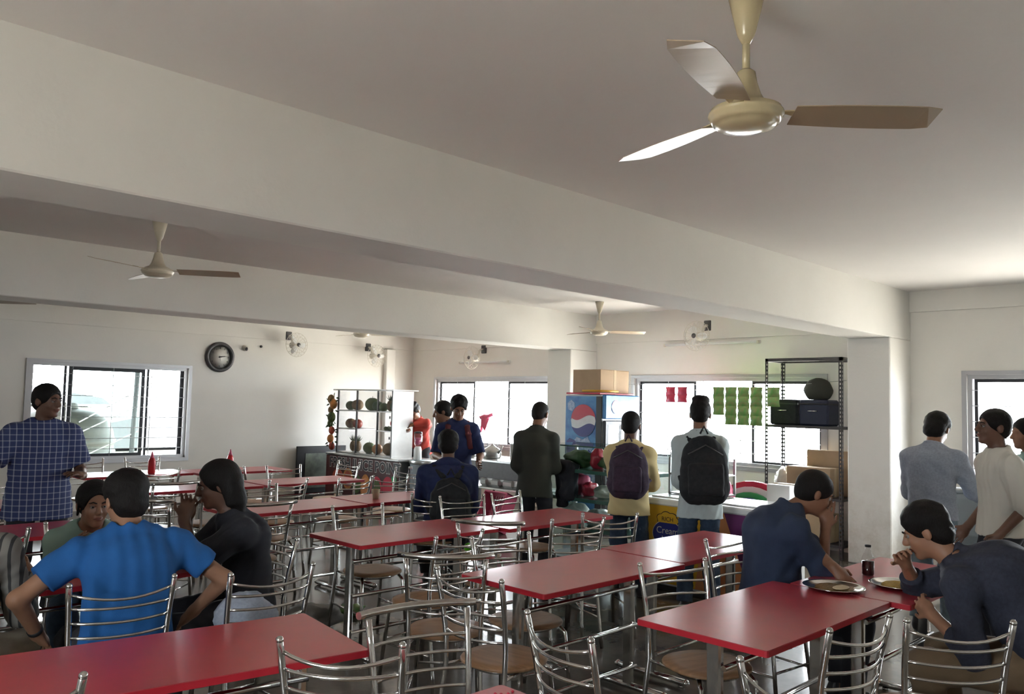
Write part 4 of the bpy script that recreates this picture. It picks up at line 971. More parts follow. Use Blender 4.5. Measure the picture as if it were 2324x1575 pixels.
q = thing('steel_tumbler', 'small steel tumbler on the group table', 'cup', (1.02, 4.42, .75)); MB().lathe([(.026, 0), (.034, .09), (.032, .09), (.025, .004), (.0001, .004)], n=16).build('cup', 'chrome', q)
lump('crumpled_wrapper', 'crumpled clear wrapper on the group table left of the man in blue', 'wrapper', (1.08, 4.34, .75), (.06, .045, .03), 'plastic_bag', 21, amp=.3)
lump('trash_heap', 'crumpled grey cloth heap on the floor left of the second row table', 'rag', (3.20, 5.22, 0), (.20, .16, .10), 'concrete', 22, amp=.3)
lump('green_leaves', 'green leafy litter on the floor beneath the second row table', 'litter', (3.66, 5.40, 0), (.11, .08, .04), 'green', 23, amp=.35)
lump('handbag', 'pale grey cloth bag on the chair right of the man in blue', 'bag', (1.90, 3.68, .463), (.15, .12, .15), 'teal_cloth' if False else 'grey_shirt', 25, amp=.12)
lump('lunch_bag', 'pale pouch with yellow green ball on the chair beyond the second row table', 'bag', (4.52, 4.83, .463), (.10, .08, .09), 'white_paper', 26, amp=.1)
o = thing('green_ball', 'yellow green ball beside the pouch beyond the second row table', 'ball', (4.40, 4.90, .463)); MB().ell((0, 0, .035), .035, 14, 10).build('ball', 'lime', o)
cr = MB(); rs = random.Random(3)
for i in range(26): cr.ell((rs.gauss(0, .03), rs.gauss(0, .02), .003), (.006, .005, .004), 6, 4)
cr.build('food_crumbs', 'printred', None, loc=(1.80, 1.84, .75), label='scattered reddish food crumbs on the bottom edge table', cat='crumbs', kind='stuff')
# ================================================================== PEOPLE: signed distance bodies polygonised with surface nets
V3 = lambda *a: np.array(a, float)
def nrm(v): v = np.asarray(v, float); return v / (np.linalg.norm(v) + 1e-12)
class Field:
    """Collects primitives, evaluates them on a grid and polygonises the zero surface."""
    def __init__(s, res): s.h = res; s.p = []
    def cone(s, a, b, ra, rb, k=.02, clip=None, op=1): s.p.append(('c', V3(*a), V3(*b), ra, rb, k, clip, op)); return s
    def flat(s, a, b, side, wa, wb, k=.03, clip=None, op=1): s.p.append(('f', V3(*a), V3(*b), nrm(side), wa, wb, k, clip, op)); return s
    def ell(s, c, r, R=None, k=.015, op=1, clip=None): s.p.append(('e', V3(*c), V3(*r), np.eye(3) if R is None else np.asarray(R), 0, k, clip, op)); return s
    def box(s, c, r, R=None, rd=.03, k=.01, op=1, clip=None): s.p.append(('b', V3(*c), V3(*r), np.eye(3) if R is None else np.asarray(R), rd, k, clip, op)); return s
    def bounds(s, q):
        if q[0] == 'c': a, b = q[1], q[2]; r = max(q[3], q[4]); return np.minimum(a, b) - r, np.maximum(a, b) + r
        if q[0] == 'f': a, b = q[1], q[2]; r = max(max(q[4]), max(q[5])); return np.minimum(a, b) - r, np.maximum(a, b) + r
        r = np.abs(q[3]) @ q[2]; return q[1] - r, q[1] + r
    def mesh(s, name, mats, noise=None):
        h = s.h; lo = np.min([s.bounds(q)[0] for q in s.p if q[-1] > 0], 0) - 3 * h - .01; hi = np.max([s.bounds(q)[1] for q in s.p if q[-1] > 0], 0) + 3 * h + .01
        n = np.ceil((hi - lo) / h).astype(int) + 1
        D = np.full(n, .2, np.float32)
        for q in s.p:
            k = q[-3]; a, b = s.bounds(q); mg = k + 3 * h
            i0 = np.maximum(((a - mg - lo) / h).astype(int), 0); i1 = np.minimum(((b + mg - lo) / h).astype(int) + 2, n)
            if np.any(i1 <= i0): continue
            X = (lo[0] + h * np.arange(i0[0], i1[0]))[:, None, None]; Y = (lo[1] + h * np.arange(i0[1], i1[1]))[None, :, None]; Z = (lo[2] + h * np.arange(i0[2], i1[2]))[None, None, :]
            if q[0] == 'c':
                A, B = q[1], q[2]; ba = B - A; L2 = max(ba @ ba, 1e-9); x, y, z = X - A[0], Y - A[1], Z - A[2]
                t = np.clip((x * ba[0] + y * ba[1] + z * ba[2]) / L2, 0, 1); d = np.sqrt((x - ba[0] * t) ** 2 + (y - ba[1] * t) ** 2 + (z - ba[2] * t) ** 2) - (q[3] + (q[4] - q[3]) * t)
            elif q[0] == 'f':
                A, B = q[1], q[2]; ba = B - A; L = np.linalg.norm(ba) + 1e-9; u = ba / L; sd = q[3] - u * (q[3] @ u); sd = nrm(sd); dp = np.cross(u, sd)
                x, y, z = X - A[0], Y - A[1], Z - A[2]; t = x * u[0] + y * u[1] + z * u[2]; tc = np.clip(t / L, 0, 1)
                w_ = q[4][0] + (q[5][0] - q[4][0]) * tc; e = q[4][1] + (q[5][1] - q[4][1]) * tc
                ss = x * sd[0] + y * sd[1] + z * sd[2]; dd = x * dp[0] + y * dp[1] + z * dp[2]; ex = t - tc * L; m_ = np.minimum(w_, e)
                d = (np.sqrt((ss / w_) ** 2 + (dd / e) ** 2 + (ex / m_) ** 2) - 1) * m_
            else:
                R = q[3]; x, y, z = X - q[1][0], Y - q[1][1], Z - q[1][2]
                l = [x * R[0, i] + y * R[1, i] + z * R[2, i] for i in range(3)]
                if q[0] == 'e':
                    r = q[2]; k0 = np.sqrt((l[0] / r[0]) ** 2 + (l[1] / r[1]) ** 2 + (l[2] / r[2]) ** 2); k1 = np.sqrt((l[0] / r[0] ** 2) ** 2 + (l[1] / r[1] ** 2) ** 2 + (l[2] / r[2] ** 2) ** 2) + 1e-9
                    d = k0 * (k0 - 1) / k1
                else:
                    rd = q[4]; g = [np.abs(l[i]) - (q[2][i] - rd) for i in range(3)]
                    d = np.sqrt(np.maximum(g[0], 0) ** 2 + np.maximum(g[1], 0) ** 2 + np.maximum(g[2], 0) ** 2) + np.minimum(np.maximum(np.maximum(g[0], g[1]), g[2]), 0) - rd
            if q[-2]:
                for (c, nn) in q[-2]:
                    nn = nrm(nn); d = np.maximum(d, (X - c[0]) * nn[0] + (Y - c[1]) * nn[1] + (Z - c[2]) * nn[2])
            S = D[i0[0]:i1[0], i0[1]:i1[1], i0[2]:i1[2]]
            if q[-1] > 0: hh = np.maximum(k - np.abs(S - d), 0) / k; S[...] = np.minimum(S, d) - hh * hh * k * .25
            else: hh = np.maximum(k - np.abs(S + d), 0) / k; S[...] = np.maximum(S, -d) + hh * hh * k * .25
        if noise is not None:
            X = (lo[0] + h * np.arange(n[0]))[:, None, None]; Y = (lo[1] + h * np.arange(n[1]))[None, :, None]; Z = (lo[2] + h * np.arange(n[2]))[None, None, :]
            D += noise(X, Y, Z).astype(np.float32)
        return nets(D, lo, h, name, mats)
def nets(D, lo, h, name, mats):
    S = D < 0; c = [S[i:D.shape[0] - 1 + i, j:D.shape[1] - 1 + j, k:D.shape[2] - 1 + k] for i in (0, 1) for j in (0, 1) for k in (0, 1)]
    al = c[0].copy(); an = c[0].copy()
    for q in c[1:]: al &= q; an |= q
    act = an & ~al; idx = np.argwhere(act); N = len(idx)
    ids = np.full(act.shape, -1, np.int32); ids[act] = np.arange(N)
    acc = np.zeros((N, 3)); cnt = np.zeros(N); cor = [(i, j, k) for i in (0, 1) for j in (0, 1) for k in (0, 1)]
    val = {q: D[idx[:, 0] + q[0], idx[:, 1] + q[1], idx[:, 2] + q[2]] for q in cor}
    for a in cor:
        for ax in range(3):
            if a[ax]: continue
            b = list(a); b[ax] = 1; b = tuple(b); va, vb = val[a], val[b]; m = (va < 0) != (vb < 0)
            t = np.where(m, va / np.where(m, va - vb, 1), 0); p = np.array(a, float)[None, :].repeat(N, 0); p[:, ax] += t
            acc += p * m[:, None]; cnt += m
    V = (idx + acc / cnt[:, None]) * h + lo
    F = []
    for ax in range(3):
        o1, o2 = (ax + 1) % 3, (ax + 2) % 3
        sl0 = [slice(1, -1)] * 3; sl0[ax] = slice(0, -1); sl1 = [slice(1, -1)] * 3; sl1[ax] = slice(1, None)
        A, B = S[tuple(sl0)], S[tuple(sl1)]; ch = np.argwhere(A != B)
        if not len(ch): continue
        ch = ch + 1; ch[:, ax] -= 1; inside = S[ch[:, 0], ch[:, 1], ch[:, 2]]
        e1 = np.zeros(3, int); e1[o1] = 1; e2 = np.zeros(3, int); e2[o2] = 1
        q = [ids[tuple((ch - e1 * i - e2 * j).T)] for i, j in ((1, 1), (0, 1), (0, 0), (1, 0))]
        Q = np.stack(q, 1); Q[~inside] = Q[~inside][:, ::-1]; F.append(Q)
    F = np.concatenate(F) if F else np.zeros((0, 4), int); F = F[(F >= 0).all(1)]
    me = bpy.data.meshes.new(name); me.vertices.add(len(V)); me.vertices.foreach_set('co', V.astype(np.float32).ravel())
    me.loops.add(len(F) * 4); me.loops.foreach_set('vertex_index', F.astype(np.int32).ravel())
    me.polygons.add(len(F)); me.polygons.foreach_set('loop_start', np.arange(0, len(F) * 4, 4, dtype=np.int32)); me.polygons.foreach_set('loop_total', np.full(len(F), 4, np.int32))
    me.polygons.foreach_set('use_smooth', np.ones(len(F), bool)); me.update(calc_edges=True); me.validate()
    me.materials.append(M[mats]); return me
def folds(amp, k=38., seed=0, vert=0.):
    r = np.random.RandomState(seed); W = [(r.normal(size=3) * k * (.5 + r.rand()), r.rand() * 6) for _ in range(4)]
    def f(X, Y, Z):
        wv = 1.2 * np.sin(9 * X + 7 * Z + seed) + 1.0 * np.sin(11 * Y - 8 * Z + 2)
        o = 0
        for (v, ph) in W: o = o + np.sin(v[0] * X + v[1] * Y + v[2] * Z * (.35 if vert else 1) + ph + wv)
        o = o * amp / 3
        if vert: o = o + amp * vert * np.sin(70 * X + 2.2 * np.sin(6 * Z + 8 * X) + 14 * Z * X)
        return o
    return f
def hair_noise(amp, seed=0):
    def f(X, Y, Z): return amp * (np.sin(95 * X + 3 * np.sin(40 * Z + seed)) * np.sin(80 * Y + seed) + .6 * np.sin(150 * Z + 60 * X + seed) + .6 * np.sin(60 * (X + Y - Z)))
    return f
def ik(a, t, l1, l2, pole):
    a = V3(*a); t = V3(*t); d = t - a; L = np.linalg.norm(d); L2 = min(L, (l1 + l2) * .999); u = d / (L + 1e-9); t = a + u * L2
    x = (l1 * l1 - l2 * l2 + L2 * L2) / (2 * L2); y = math.sqrt(max(0, l1 * l1 - x * x)); p = V3(*pole); p = p - u * (p @ u); p = nrm(p)
    return a + u * x + p * y, t
def rotm(f, up):
    f = nrm(f); r = nrm(np.cross(f, up)); u = np.cross(r, f); return np.stack([r, f, u], 1)      # columns: right, forward, up

def person(lb, loc, head_deg, sit=False, hs=1.0, wide=1.0, neck=(0, .0, 0), back=.02, hipz=None, look=(0, 0), tilt=0., hips_y=0.,
           rh=None, lh=None, rp=(.3, -.6, -.6), lp=(-.3, -.6, -.6), rhd=None, lhd=None, curl=.5, feet=None, knees=None, shirt='grey_shirt', sleeve=.55, hem=None,
           trousers='dark_trouser', hair='short', skin='skin', res=.008, collar=True, face=False, beard=False, fold=(.004, 38, 0.), shoulder=1.0, sh_up=(0, 0), sh_fwd=(0, 0), shoes='black', group=None, loose=0., hoff=(0, 0, 0), rface=False):
    """Local frame: x right, y forward, z up; origin on the floor under the hips."""
    root = thing('person', lb, 'person', loc, math.radians(head_deg) - PI / 2, group)
    neck = tuple(neck) + (0,) * (3 - len(neck)); hz = hipz if hipz else (.575 if sit else .93 * hs)
    hip = V3(0, hips_y, hz); sp = .52 * hs
    nb = hip + V3(neck[0], neck[1], 0); dz = math.sqrt(max(.01, sp * sp - neck[0] ** 2 - neck[1] ** 2)) + neck[2]; nb[2] += dz
    ax = nb - hip; up = nrm(ax); side = nrm(V3(1, 0, 0) - up * up[0]); fw = np.cross(up, side)
    waist = hip + ax * .33 - fw * back * .6; chest = hip + ax * .68 - fw * back
    top = nb - up * .045
    yaw, pitch = math.radians(look[0]), math.radians(look[1])     # yaw to the left positive, pitch down positive
    hf = V3(-math.sin(yaw) * math.cos(pitch), math.cos(yaw) * math.cos(pitch), -math.sin(pitch))
    hu = V3(math.sin(math.radians(tilt)), 0, 1); Hm = rotm(hf, hu); hr, hff, huu = Hm[:, 0], Hm[:, 1], Hm[:, 2]
    neckdir = nrm(up * .55 + huu * .45 + fw * .12 + hff * .1)
    hc = nb + neckdir * .085 + huu * .065 + hff * .018 + V3(*hoff)
    shw = .166 * wide * shoulder
    shR = top + side * shw - up * .055 + up * sh_up[0] + fw * sh_fwd[0]; shL = top - side * shw - up * .055 + up * sh_up[1] + fw * sh_fwd[1]
    la, lf_ = .285 * hs, .25 * hs
    rh = V3(*rh) if rh is not None else shR + V3(.06, .04, -.52 * hs); lh = V3(*lh) if lh is not None else shL + V3(-.06, .04, -.52 * hs)
    if rface: rh = hc + hr * .03 + hff * .115 - huu * .15; rhd = huu * .95 - hff * .22 - hr * .1
    elR, wrR = ik(shR, rh, la, lf_, rp); elL, wrL = ik(shL, lh, la, lf_, lp)
    hjR, hjL = hip + V3(.088 * wide, 0, -.02), hip + V3(-.088 * wide, 0, -.02)
    if feet is None: feet = ((.12, .40 + hips_y, .085), (-.12, .40 + hips_y, .085)) if sit else ((.11, 0, .085), (-.11, .03, .085))
    if knees is None: knees = ((.25, 1, .5), (-.25, 1, .5)) if sit else ((0, 1, 0), (0, 1, 0))
    lt, lc = .43 * hs, .415 * hs
    knR, anR = ik(hjR, feet[0], lt, lc, knees[0]); knL, anL = ik(hjL, feet[1], lt, lc, knees[1])
    # ---------------- skin
    B = Field(res); wd = wide
    B.flat(hip, waist, side, (.145 * wd, .10 * wd), (.12 * wd, .085 * wd)); B.flat(waist, chest, side, (.12 * wd, .085 * wd), (.145 * wd, .10 * wd)); B.flat(chest, top, side, (.145 * wd, .10 * wd), (.09 * wd, .06))
    B.cone(shL, shR, .048, .048, .04)
    B.cone(nb - up * .03, hc - huu * .05 - hff * .02, .058, .054, .03)
    def HP(x, y, z): return hc + hr * x + hff * y + huu * z
    B.ell(HP(0, -.014, .032), (.073, .092, .082), Hm, .02); B.ell(HP(0, .026, -.035), (.056, .062, .080), Hm, .03); B.ell(HP(0, .068, -.094), (.022, .018, .018), Hm, .03)
    B.cone(HP(0, .088, .014), HP(0, .108, -.022), .008, .0125, .012); B.ell(HP(0, .096, -.028), (.018, .012, .009), Hm, .01)
    B.ell(HP(0, .078, .026), (.046, .012, .010), Hm, .015)
    for s_ in (-1, 1):
        B.ell(HP(.032 * s_, .058, -.028), (.020, .020, .018), Hm, .02)
        B.ell(HP(.029 * s_, .094, .006), (.016, .012, .010), Hm, .01, -1)
        B.ell(HP(.078 * s_, -.012, -.004), (.010, .021, .033), Hm @ np.array(Matrix.Rotation(.25 * s_, 3, 'Z')), .008)
    B.ell(HP(0, .086, -.052), (.022, .011, .007), Hm, .008); B.ell(HP(0, .083, -.064), (.019, .010, .007), Hm, .008)
    def limb(a, b, c, r0, r1, r2, r3): B.cone(a, b, r0, r1, .03); B.cone(b, c, r2, r3, .02)
    limb(shR, elR, wrR, .046, .038, .039, .026); limb(shL, elL, wrL, .046, .038, .039, .026)
    limb(hjR, knR, anR, .078, .055, .056, .036); limb(hjL, knL, anL, .078, .055, .056, .036)
    def hand(wr, el, hd, s_):
        d = nrm(hd) if hd is not None else nrm(wr - el); ref = fw if abs(d @ fw) < .9 else up
        sd = nrm(np.cross(d, np.cross(ref, d))) * (1 if s_ > 0 else 1)     # sideways across the palm
        nn = nrm(np.cross(d, sd)) * s_                                         # palm normal
        if nn[2] > .3: nn = -nn
        R = np.stack([sd, d, nn], 1); pc = wr + d * .048
        B.ell(pc, (.041, .050, .015), R, .012); B.cone(wr - d * .01, pc, .024, .022, .02)
        th = sd * (1 if sd @ fw > 0 else -1); rr = max(.0075, res * .95)
        for i, (o, ln) in enumerate(((.030, .068), (.010, .076), (-.010, .072), (-.029, .058))):
            p = pc + th * o + d * .038; cu = curl; l1, l2, l3 = ln * .42, ln * .33, ln * .25
            for j, l in enumerate((l1, l2, l3)):
                an = cu * (.5 + .55 * j); q = p + (d * math.cos(an) + nn * math.sin(an)) * l + th * (o * .10); B.cone(p, q, rr * (1.1 - .08 * j), rr * (1.0 - .08 * j), .004); p = q
        p = wr + d * .022 + th * .028; q = p + nrm(d * .7 + th * .75 + nn * .3) * .036; B.cone(p, q, rr * 1.3, rr * 1.15, .008)
        B.cone(q, q + nrm(d + th * .15 + nn * .35) * .03, rr * 1.15, rr, .004)
    hand(wrR, elR, rhd, 1); hand(wrL, elL, lhd, -1)
    link('body', B.mesh('body', skin), root)
    # ---------------- shirt
    S = Field(res); g = .016 + loose
    hz0 = hem if hem is not None else (-.10 if not sit else -.02)
    low = hip + up * hz0
    cl = [(low, -up)]
    S.flat(hip + up * (hz0 - .02), waist, side, (.172 * wd + g, .120 * wd + g), (.130 * wd + g, .095 * wd + g), .04, cl)
    S.flat(waist, chest, side, (.132 * wd + g, .095 * wd + g), (.152 * wd + g, .107 * wd + g), .04); S.flat(chest, top - up * .01, side, (.152 * wd + g, .107 * wd + g), (.10 * wd + g, .058 + g), .04)
    S.cone(shL, shR, .050 + g * .6, .050 + g * .6, .05)
    S.cone(nb - up * .015 - fw * .01, shR * .6 + top * .4, .055, .05, .04); S.cone(nb - up * .015 - fw * .01, shL * .6 + top * .4, .055, .05, .04)
    for a, b, c in ((shR, elR, wrR), (shL, elL, wrL)):
        if sleeve <= 1:
            e = a + (b - a) * sleeve; S.cone(a, e + (b - a) * .1, .050 + g, .047 + g * 1.1, .04, [(e, b - a)])
        else:
            S.cone(a, b, .044 + g, .039 + g * .8, .04); t = sleeve - 1; e = b + (c - b) * t; S.cone(b, e + (c - b) * .06, .039 + g * .8, .034 + g * .5, .03, [(e, c - b)])
    S.cone(nb + up * .03, nb + neckdir * .14, .066, .075, .01, None, -1)
    if collar:
        for an in np.linspace(0, 2 * PI, 15)[:-1]:
            p = nb + up * (.012 - .012 * math.cos(an)) + side * .064 * math.sin(an) + fw * .064 * math.cos(an); an2 = an + 2 * PI / 14
            q = nb + up * (.012 - .012 * math.cos(an2)) + side * .064 * math.sin(an2) + fw * .064 * math.cos(an2); S.cone(p, q, .011, .011, .004)
    seed = int(abs(loc[0] * 100 + loc[1] * 37)) % 97
    link('shirt', S.mesh('shirt', shirt, folds(fold[0], fold[1], seed, fold[2])), root)
    # ---------------- trousers and shoes
    T = Field(max(res, .007)); tg = .014
    T.flat(hip - up * .03, hip + ax * .16, side, (.140 * wd + tg * .5, .100 * wd + tg * .5), (.118 * wd + tg * .3, .085 * wd + tg * .3), .03)
    for a, b, c in ((hjR, knR, anR), (hjL, knL, anL)):
        T.cone(a, b, .078 * wd + tg * .5, .060 + tg, .04); d = nrm(c - b); T.cone(b, c + d * .01, .061 + tg, .045 + tg, .03, [(c - d * .015, d)])
    link('trousers', T.mesh('trousers', trousers, folds(.004, 40, seed + 5)), root)
    for c in (anR, anL):
        F_ = Field(.009); F_.cone(c + V3(0, -.035, -.045), c + V3(0, .03, -.045), .036, .037, .03, [(V3(c[0], c[1], c[2] - .078), V3(0, 0, -1))]); F_.cone(c + V3(0, .03, -.045), c + V3(0, .15, -.055), .040, .030, .03, [(V3(c[0], c[1], c[2] - .078), V3(0, 0, -1))]); F_.cone(c + V3(0, -.03, -.02), c + V3(0, -.02, .01), .038, .036, .02)
        link('shoe', F_.mesh('shoe', shoes), root)
    # ---------------- hair
    Hh = Field(max(.005, res * .8)); e_ = .011 if hair != 'crop' else .006
    Hh.ell(HP(0, -.018, .040), (.075 + e_, .094 + e_, .084 + e_), Hm, .02); Hh.ell(HP(0, -.055, -.015), (.067, .055, .062), Hm, .03)
    if hair == 'quiff': Hh.ell(HP(0, .045, .118), (.062, .055, .036), Hm, .03); Hh.ell(HP(0, -.01, .128), (.070, .07, .032), Hm, .03)
    if hair == 'full': Hh.ell(HP(0, -.02, .06), (.094, .104, .085), Hm, .02); Hh.ell(HP(0, -.06, -.02), (.078, .058, .07), Hm, .02)
    if hair == 'wavy': Hh.ell(HP(0, -.03, .05), (.094, .100, .088), Hm, .02); Hh.ell(HP(0, -.06, -.03), (.080, .062, .075), Hm, .02)
    if hair in ('long', 'tied'): Hh.ell(HP(0, -.024, .042), (.086, .102, .088), Hm, .02)
    if hair != 'cap':
        Hh.ell(HP(0, .104, -.044), (.080, .088, .108) if hair not in ('long', 'tied') else (.076, .094, .118), Hm, .012, -1)
        for s_ in (-1, 1): Hh.ell(HP(.088 * s_, .012, -.03), (.020, .034, .040), Hm, .01, -1)
    else: Hh.ell(HP(0, .105, -.050), (.090, .075, .088), Hm, .01, -1)
    if hair == 'long':
        b0 = HP(0, -.085, .0); b1 = HP(.0, -.075, -.09); b2 = b1 - V3(0, 0, .16) - fw * .02; b3 = b2 - V3(0, 0, .16) - fw * .02
        Hh.flat(b0, b1, side, (.078, .045), (.085, .050), .03); Hh.flat(b1, b2, side, (.082, .048), (.08, .035), .03); Hh.flat(b2, b3, side, (.08, .035), (.045, .02), .02)
        Hh.cone(HP(.076, -.03, .02), HP(.078, -.04, -.10), .024, .020, .03); Hh.cone(HP(-.076, -.03, .02), HP(-.078, -.04, -.10), .024, .020, .03)
    if hair == 'tied':
        b0 = HP(0, -.10, -.01); Hh.cone(b0, HP(0, -.125, -.05), .035, .03, .02)
        for s_ in (-1, 1): Hh.cone(HP(.076 * s_, .0, .04), HP(.082 * s_, .0, -.05), .010, .006, .012)
    link('hair', Hh.mesh('hair', 'hair', hair_noise(.0013 if hair in ('full', 'wavy', 'quiff') else .0006, seed)), root)
    if beard:
        K = Field(max(.005, res * .8)); K.ell(HP(0, .030, -.052), (.060, .064, .068), Hm, .02, 1, [(HP(0, .0, -.038), huu)]); K.ell(HP(0, .098, -.040), (.024, .010, .006), Hm, .004)
        K.ell(HP(0, .105, -.056), (.020, .018, .007), Hm, .004, -1); link('beard', K.mesh('beard', 'hair', hair_noise(.001, seed)), root)
    if face:
        for s_ in (-1, 1):
            q = MB(); c = HP(.029 * s_, .0745, .006); q.ell(tuple(c), .0118, 12, 8, 0); q.ell(tuple(HP(.029 * s_, .0832, .005)), (.0052, .0052, .0052), 10, 6, 1); q.build('eye', ['eye', 'iris'], root)
            q = MB(); q.tube([tuple(HP(.012 * s_, .0925, .024)), tuple(HP(.030 * s_, .0915, .031)), tuple(HP(.048 * s_, .078, .024))], [.0035, .004, .002], 6); q.build('eyebrow', 'hair', root)
            q = MB(); q.tube([tuple(HP(.014 * s_, .0870, .008)), tuple(HP(.029 * s_, .0895, .0165)), tuple(HP(.045 * s_, .079, .008))], .0028, 6); q.build('eyelid', skin, root)
        q = MB(); q.tube([tuple(HP(-.024, .089, -.056)), tuple(HP(-.010, .0975, -.0535)), tuple(HP(0, .0985, -.055)), tuple(HP(.010, .0975, -.0535)), tuple(HP(.024, .089, -.056))], [.002, .0045, .0042, .0045, .002], 6)
        q.tube([tuple(HP(-.020, .088, -.061)), tuple(HP(0, .0955, -.0645)), tuple(HP(.020, .088, -.061))], [.002, .0055, .002], 6); q.build('lips', 'lip', root)
    root['_j'] = 0; del root['_j']
    return root, dict(HP=HP, Hm=Hm, shR=shR, shL=shL, elR=elR, elL=elL, wrR=wrR, wrL=wrL, hip=hip, chest=chest, top=top, nb=nb, up=up, side=side, fw=fw, wide=wd)
def backpack(root, J, lb, m, hw=.155, hh=.24, hd=.085, strapm=None, low=-.02, front=False):
    r = thing('backpack', lb, 'backpack', tuple(root.location), root.rotation_euler[2]); up, side, fw = J['up'], J['side'], J['fw']; R = np.stack([side, fw, up], 1)
    c = J['chest'] - fw * (.10 * J['wide'] + .03 + hd) + up * (low - .02)
    if not front:
        F = Field(.009); F.flat(c - up * hh * .52, c + up * hh * .62, side, (hw * 1.04, hd * 1.15), (hw * .74, hd * .8), .03); F.box(c - up * .06, (hw, hd, hh * .8), R, .08, .05); F.flat(c - up * hh * .55 - fw * .03, c + up * hh * .1 - fw * .02, side, (hw * 1.02, hd * 1.05), (hw * .85, hd * .8), .04); link('bag_body', F.mesh('bag_body', m, folds(.004, 45, 3)), r)
        F = Field(.008); F.box(c - fw * (hd + .022) - up * .09, (hw * .82, .03, hh * .45), R, .03, .01); link('front_pocket', F.mesh('front_pocket', m, folds(.003, 60, 4)), r)
        q = MB(); q.tube([tuple(c - fw * (hd * .9) + side * (-hw * .8) + up * hh * .35), tuple(c - fw * (hd * 1.12) + up * hh * .62), tuple(c - fw * (hd * .9) + side * (hw * .8) + up * hh * .35)], .006, 6); q.build('zip', 'darkgrey', r)
        q = MB(); q.tube([tuple(c + up * hh * .93 - side * .03), tuple(c + up * (hh + .04)), tuple(c + up * hh * .93 + side * .03)], .008, 6); q.build('grab_loop', m, r)
    for s_ in (-1, 1):
        F = Field(.008); sw = side * s_; sh = J['shR'] if s_ > 0 else J['shL']; mid = J['top'] * .42 + sh * .58
        rad = .062 + .016
        pts = [J['chest'] + up * .04 - fw * (.10 * J['wide'] + .045) + sw * .06, mid + up * .035 - fw * .055, mid + up * .062, mid + up * .02 + fw * .062, J['chest'] + sw * .115 + fw * (.10 * J['wide'] + .020) + up * .03, J['chest'] + sw * .14 + fw * (.06 * J['wide'] + .02) - up * .12, J['chest'] + sw * (.15 * J['wide'] + .02) - fw * .02 - up * .17, c + sw * hw * .9 + fw * .04 - up * .14]
        for a, b in zip(pts[:-1], pts[1:]): F.flat(a, b, nrm(sw + .001), (.030, .013), (.030, .013), .012)
        link('strap', F.mesh('strap', strapm or m), r)
    return r

TR = lambda p, o, hd: None
def local(world, loc, hd):
    a = math.radians(hd) - PI / 2; dx, dy = world[0] - loc[0], world[1] - loc[1]; return (dx * math.cos(a) + dy * math.sin(a), -dx * math.sin(a) + dy * math.cos(a), world[2])

# 1 man in blue T-shirt, back to the camera, hands on thighs
L, h = (1.41, 3.80, 0), 78
r, J = person('man in bright blue T-shirt seated with his back to the camera, elbows out', L, h, sit=True, hs=.97, wide=1.12, hipz=.55, hoff=(0, .01, -.03), neck=(-.01, .06), back=.03, look=(18, 10), rh=(.30, .14, .62), lh=(-.34, .13, .60), rp=(1, -.5, -.1), lp=(-1, -.5, -.1),
              rhd=(-.5, .6, -.7), lhd=(.5, .6, -.7), shirt='blue_tshirt', sleeve=.62, collar=False, trousers='dark_trouser', hair='full', skin='skin3', res=.006, fold=(.005, 30, .6), hem=-.10, shoulder=1.08, loose=.006, face=True)
wr = J['wrL']; q = MB(); d_ = nrm(J['wrL'] - J['elL']); R_ = Matrix([list(r_) for r_ in rotm(d_, (0.1, .2, 1))]) @ Matrix.Rotation(PI / 2, 3, 'X')
o = thing('wristwatch', 'dark wristband on the left wrist of the man in blue', 'watch', tuple(r.location), r.rotation_euler[2]); q.lathe([(.029, -.010), (.032, -.008), (.032, .008), (.029, .010)], tuple(wr - d_ * .03), 18, 0, R_, caps=False); q.build('band', 'black', o)
# 2 woman in black, profile
L, h = (2.17, 4.19, 0), 168
r, J = person('woman in black top with long black hair in profile, hands at her mouth', L, h, sit=True, hs=.95, wide=.95, neck=(0, .11), back=.05, look=(-12, 14), rh=(.02, .33, .99), lh=(-.04, .35, 1.01), hipz=.555, rp=(.1, .4, -1), lp=(-.1, .4, -1),
              rhd=(-.1, -.2, 1), lhd=(.1, -.2, 1), curl=1.1, shirt='black_cloth', sleeve=.85, collar=False, trousers='dark_trouser', hair='long', skin='skin2', res=.006, face=True, hem=-.16, loose=.008)
# 3 woman in teal
L, h = (1.64, 5.14, 0), 262
r, J = person('woman in pale teal top facing the camera beside the head of the man in blue', L, h, sit=True, hs=.88, wide=.95, neck=(.02, .26), back=.04, look=(4, 4), hipz=.545, hoff=(0, 0, -.02), rh=(.14, .42, .79), lh=(-.14, .42, .79), rp=(.3, -.3, -1), lp=(-.3, -.3, -1),
              shirt='teal_cloth', sleeve=1.1, collar=False, hair='tied', skin='skin', res=.0065, face=True, trousers='denim')
# 4 person at left edge, striped sweater
L, h = (.73, 3.98, 0), 60
r, J = person('person in striped sweater and beige trousers cut off by the left edge', L, h, sit=True, hs=1.0, wide=1.05, neck=(0, .20), back=.04, look=(-10, 16), hoff=(0, .02, -.03), rh=local((1.12, 4.26, .80), L, h), lh=local((.80, 4.40, .80), L, h), rp=(.3, -.2, -1), lp=(-.3, -.2, -1),
              shirt='stripe', sleeve=1.92, collar=False, hair='short', trousers='beige_cloth', res=.008, loose=.01, feet=((.18, .35, .085), (-.15, .35, .085)))
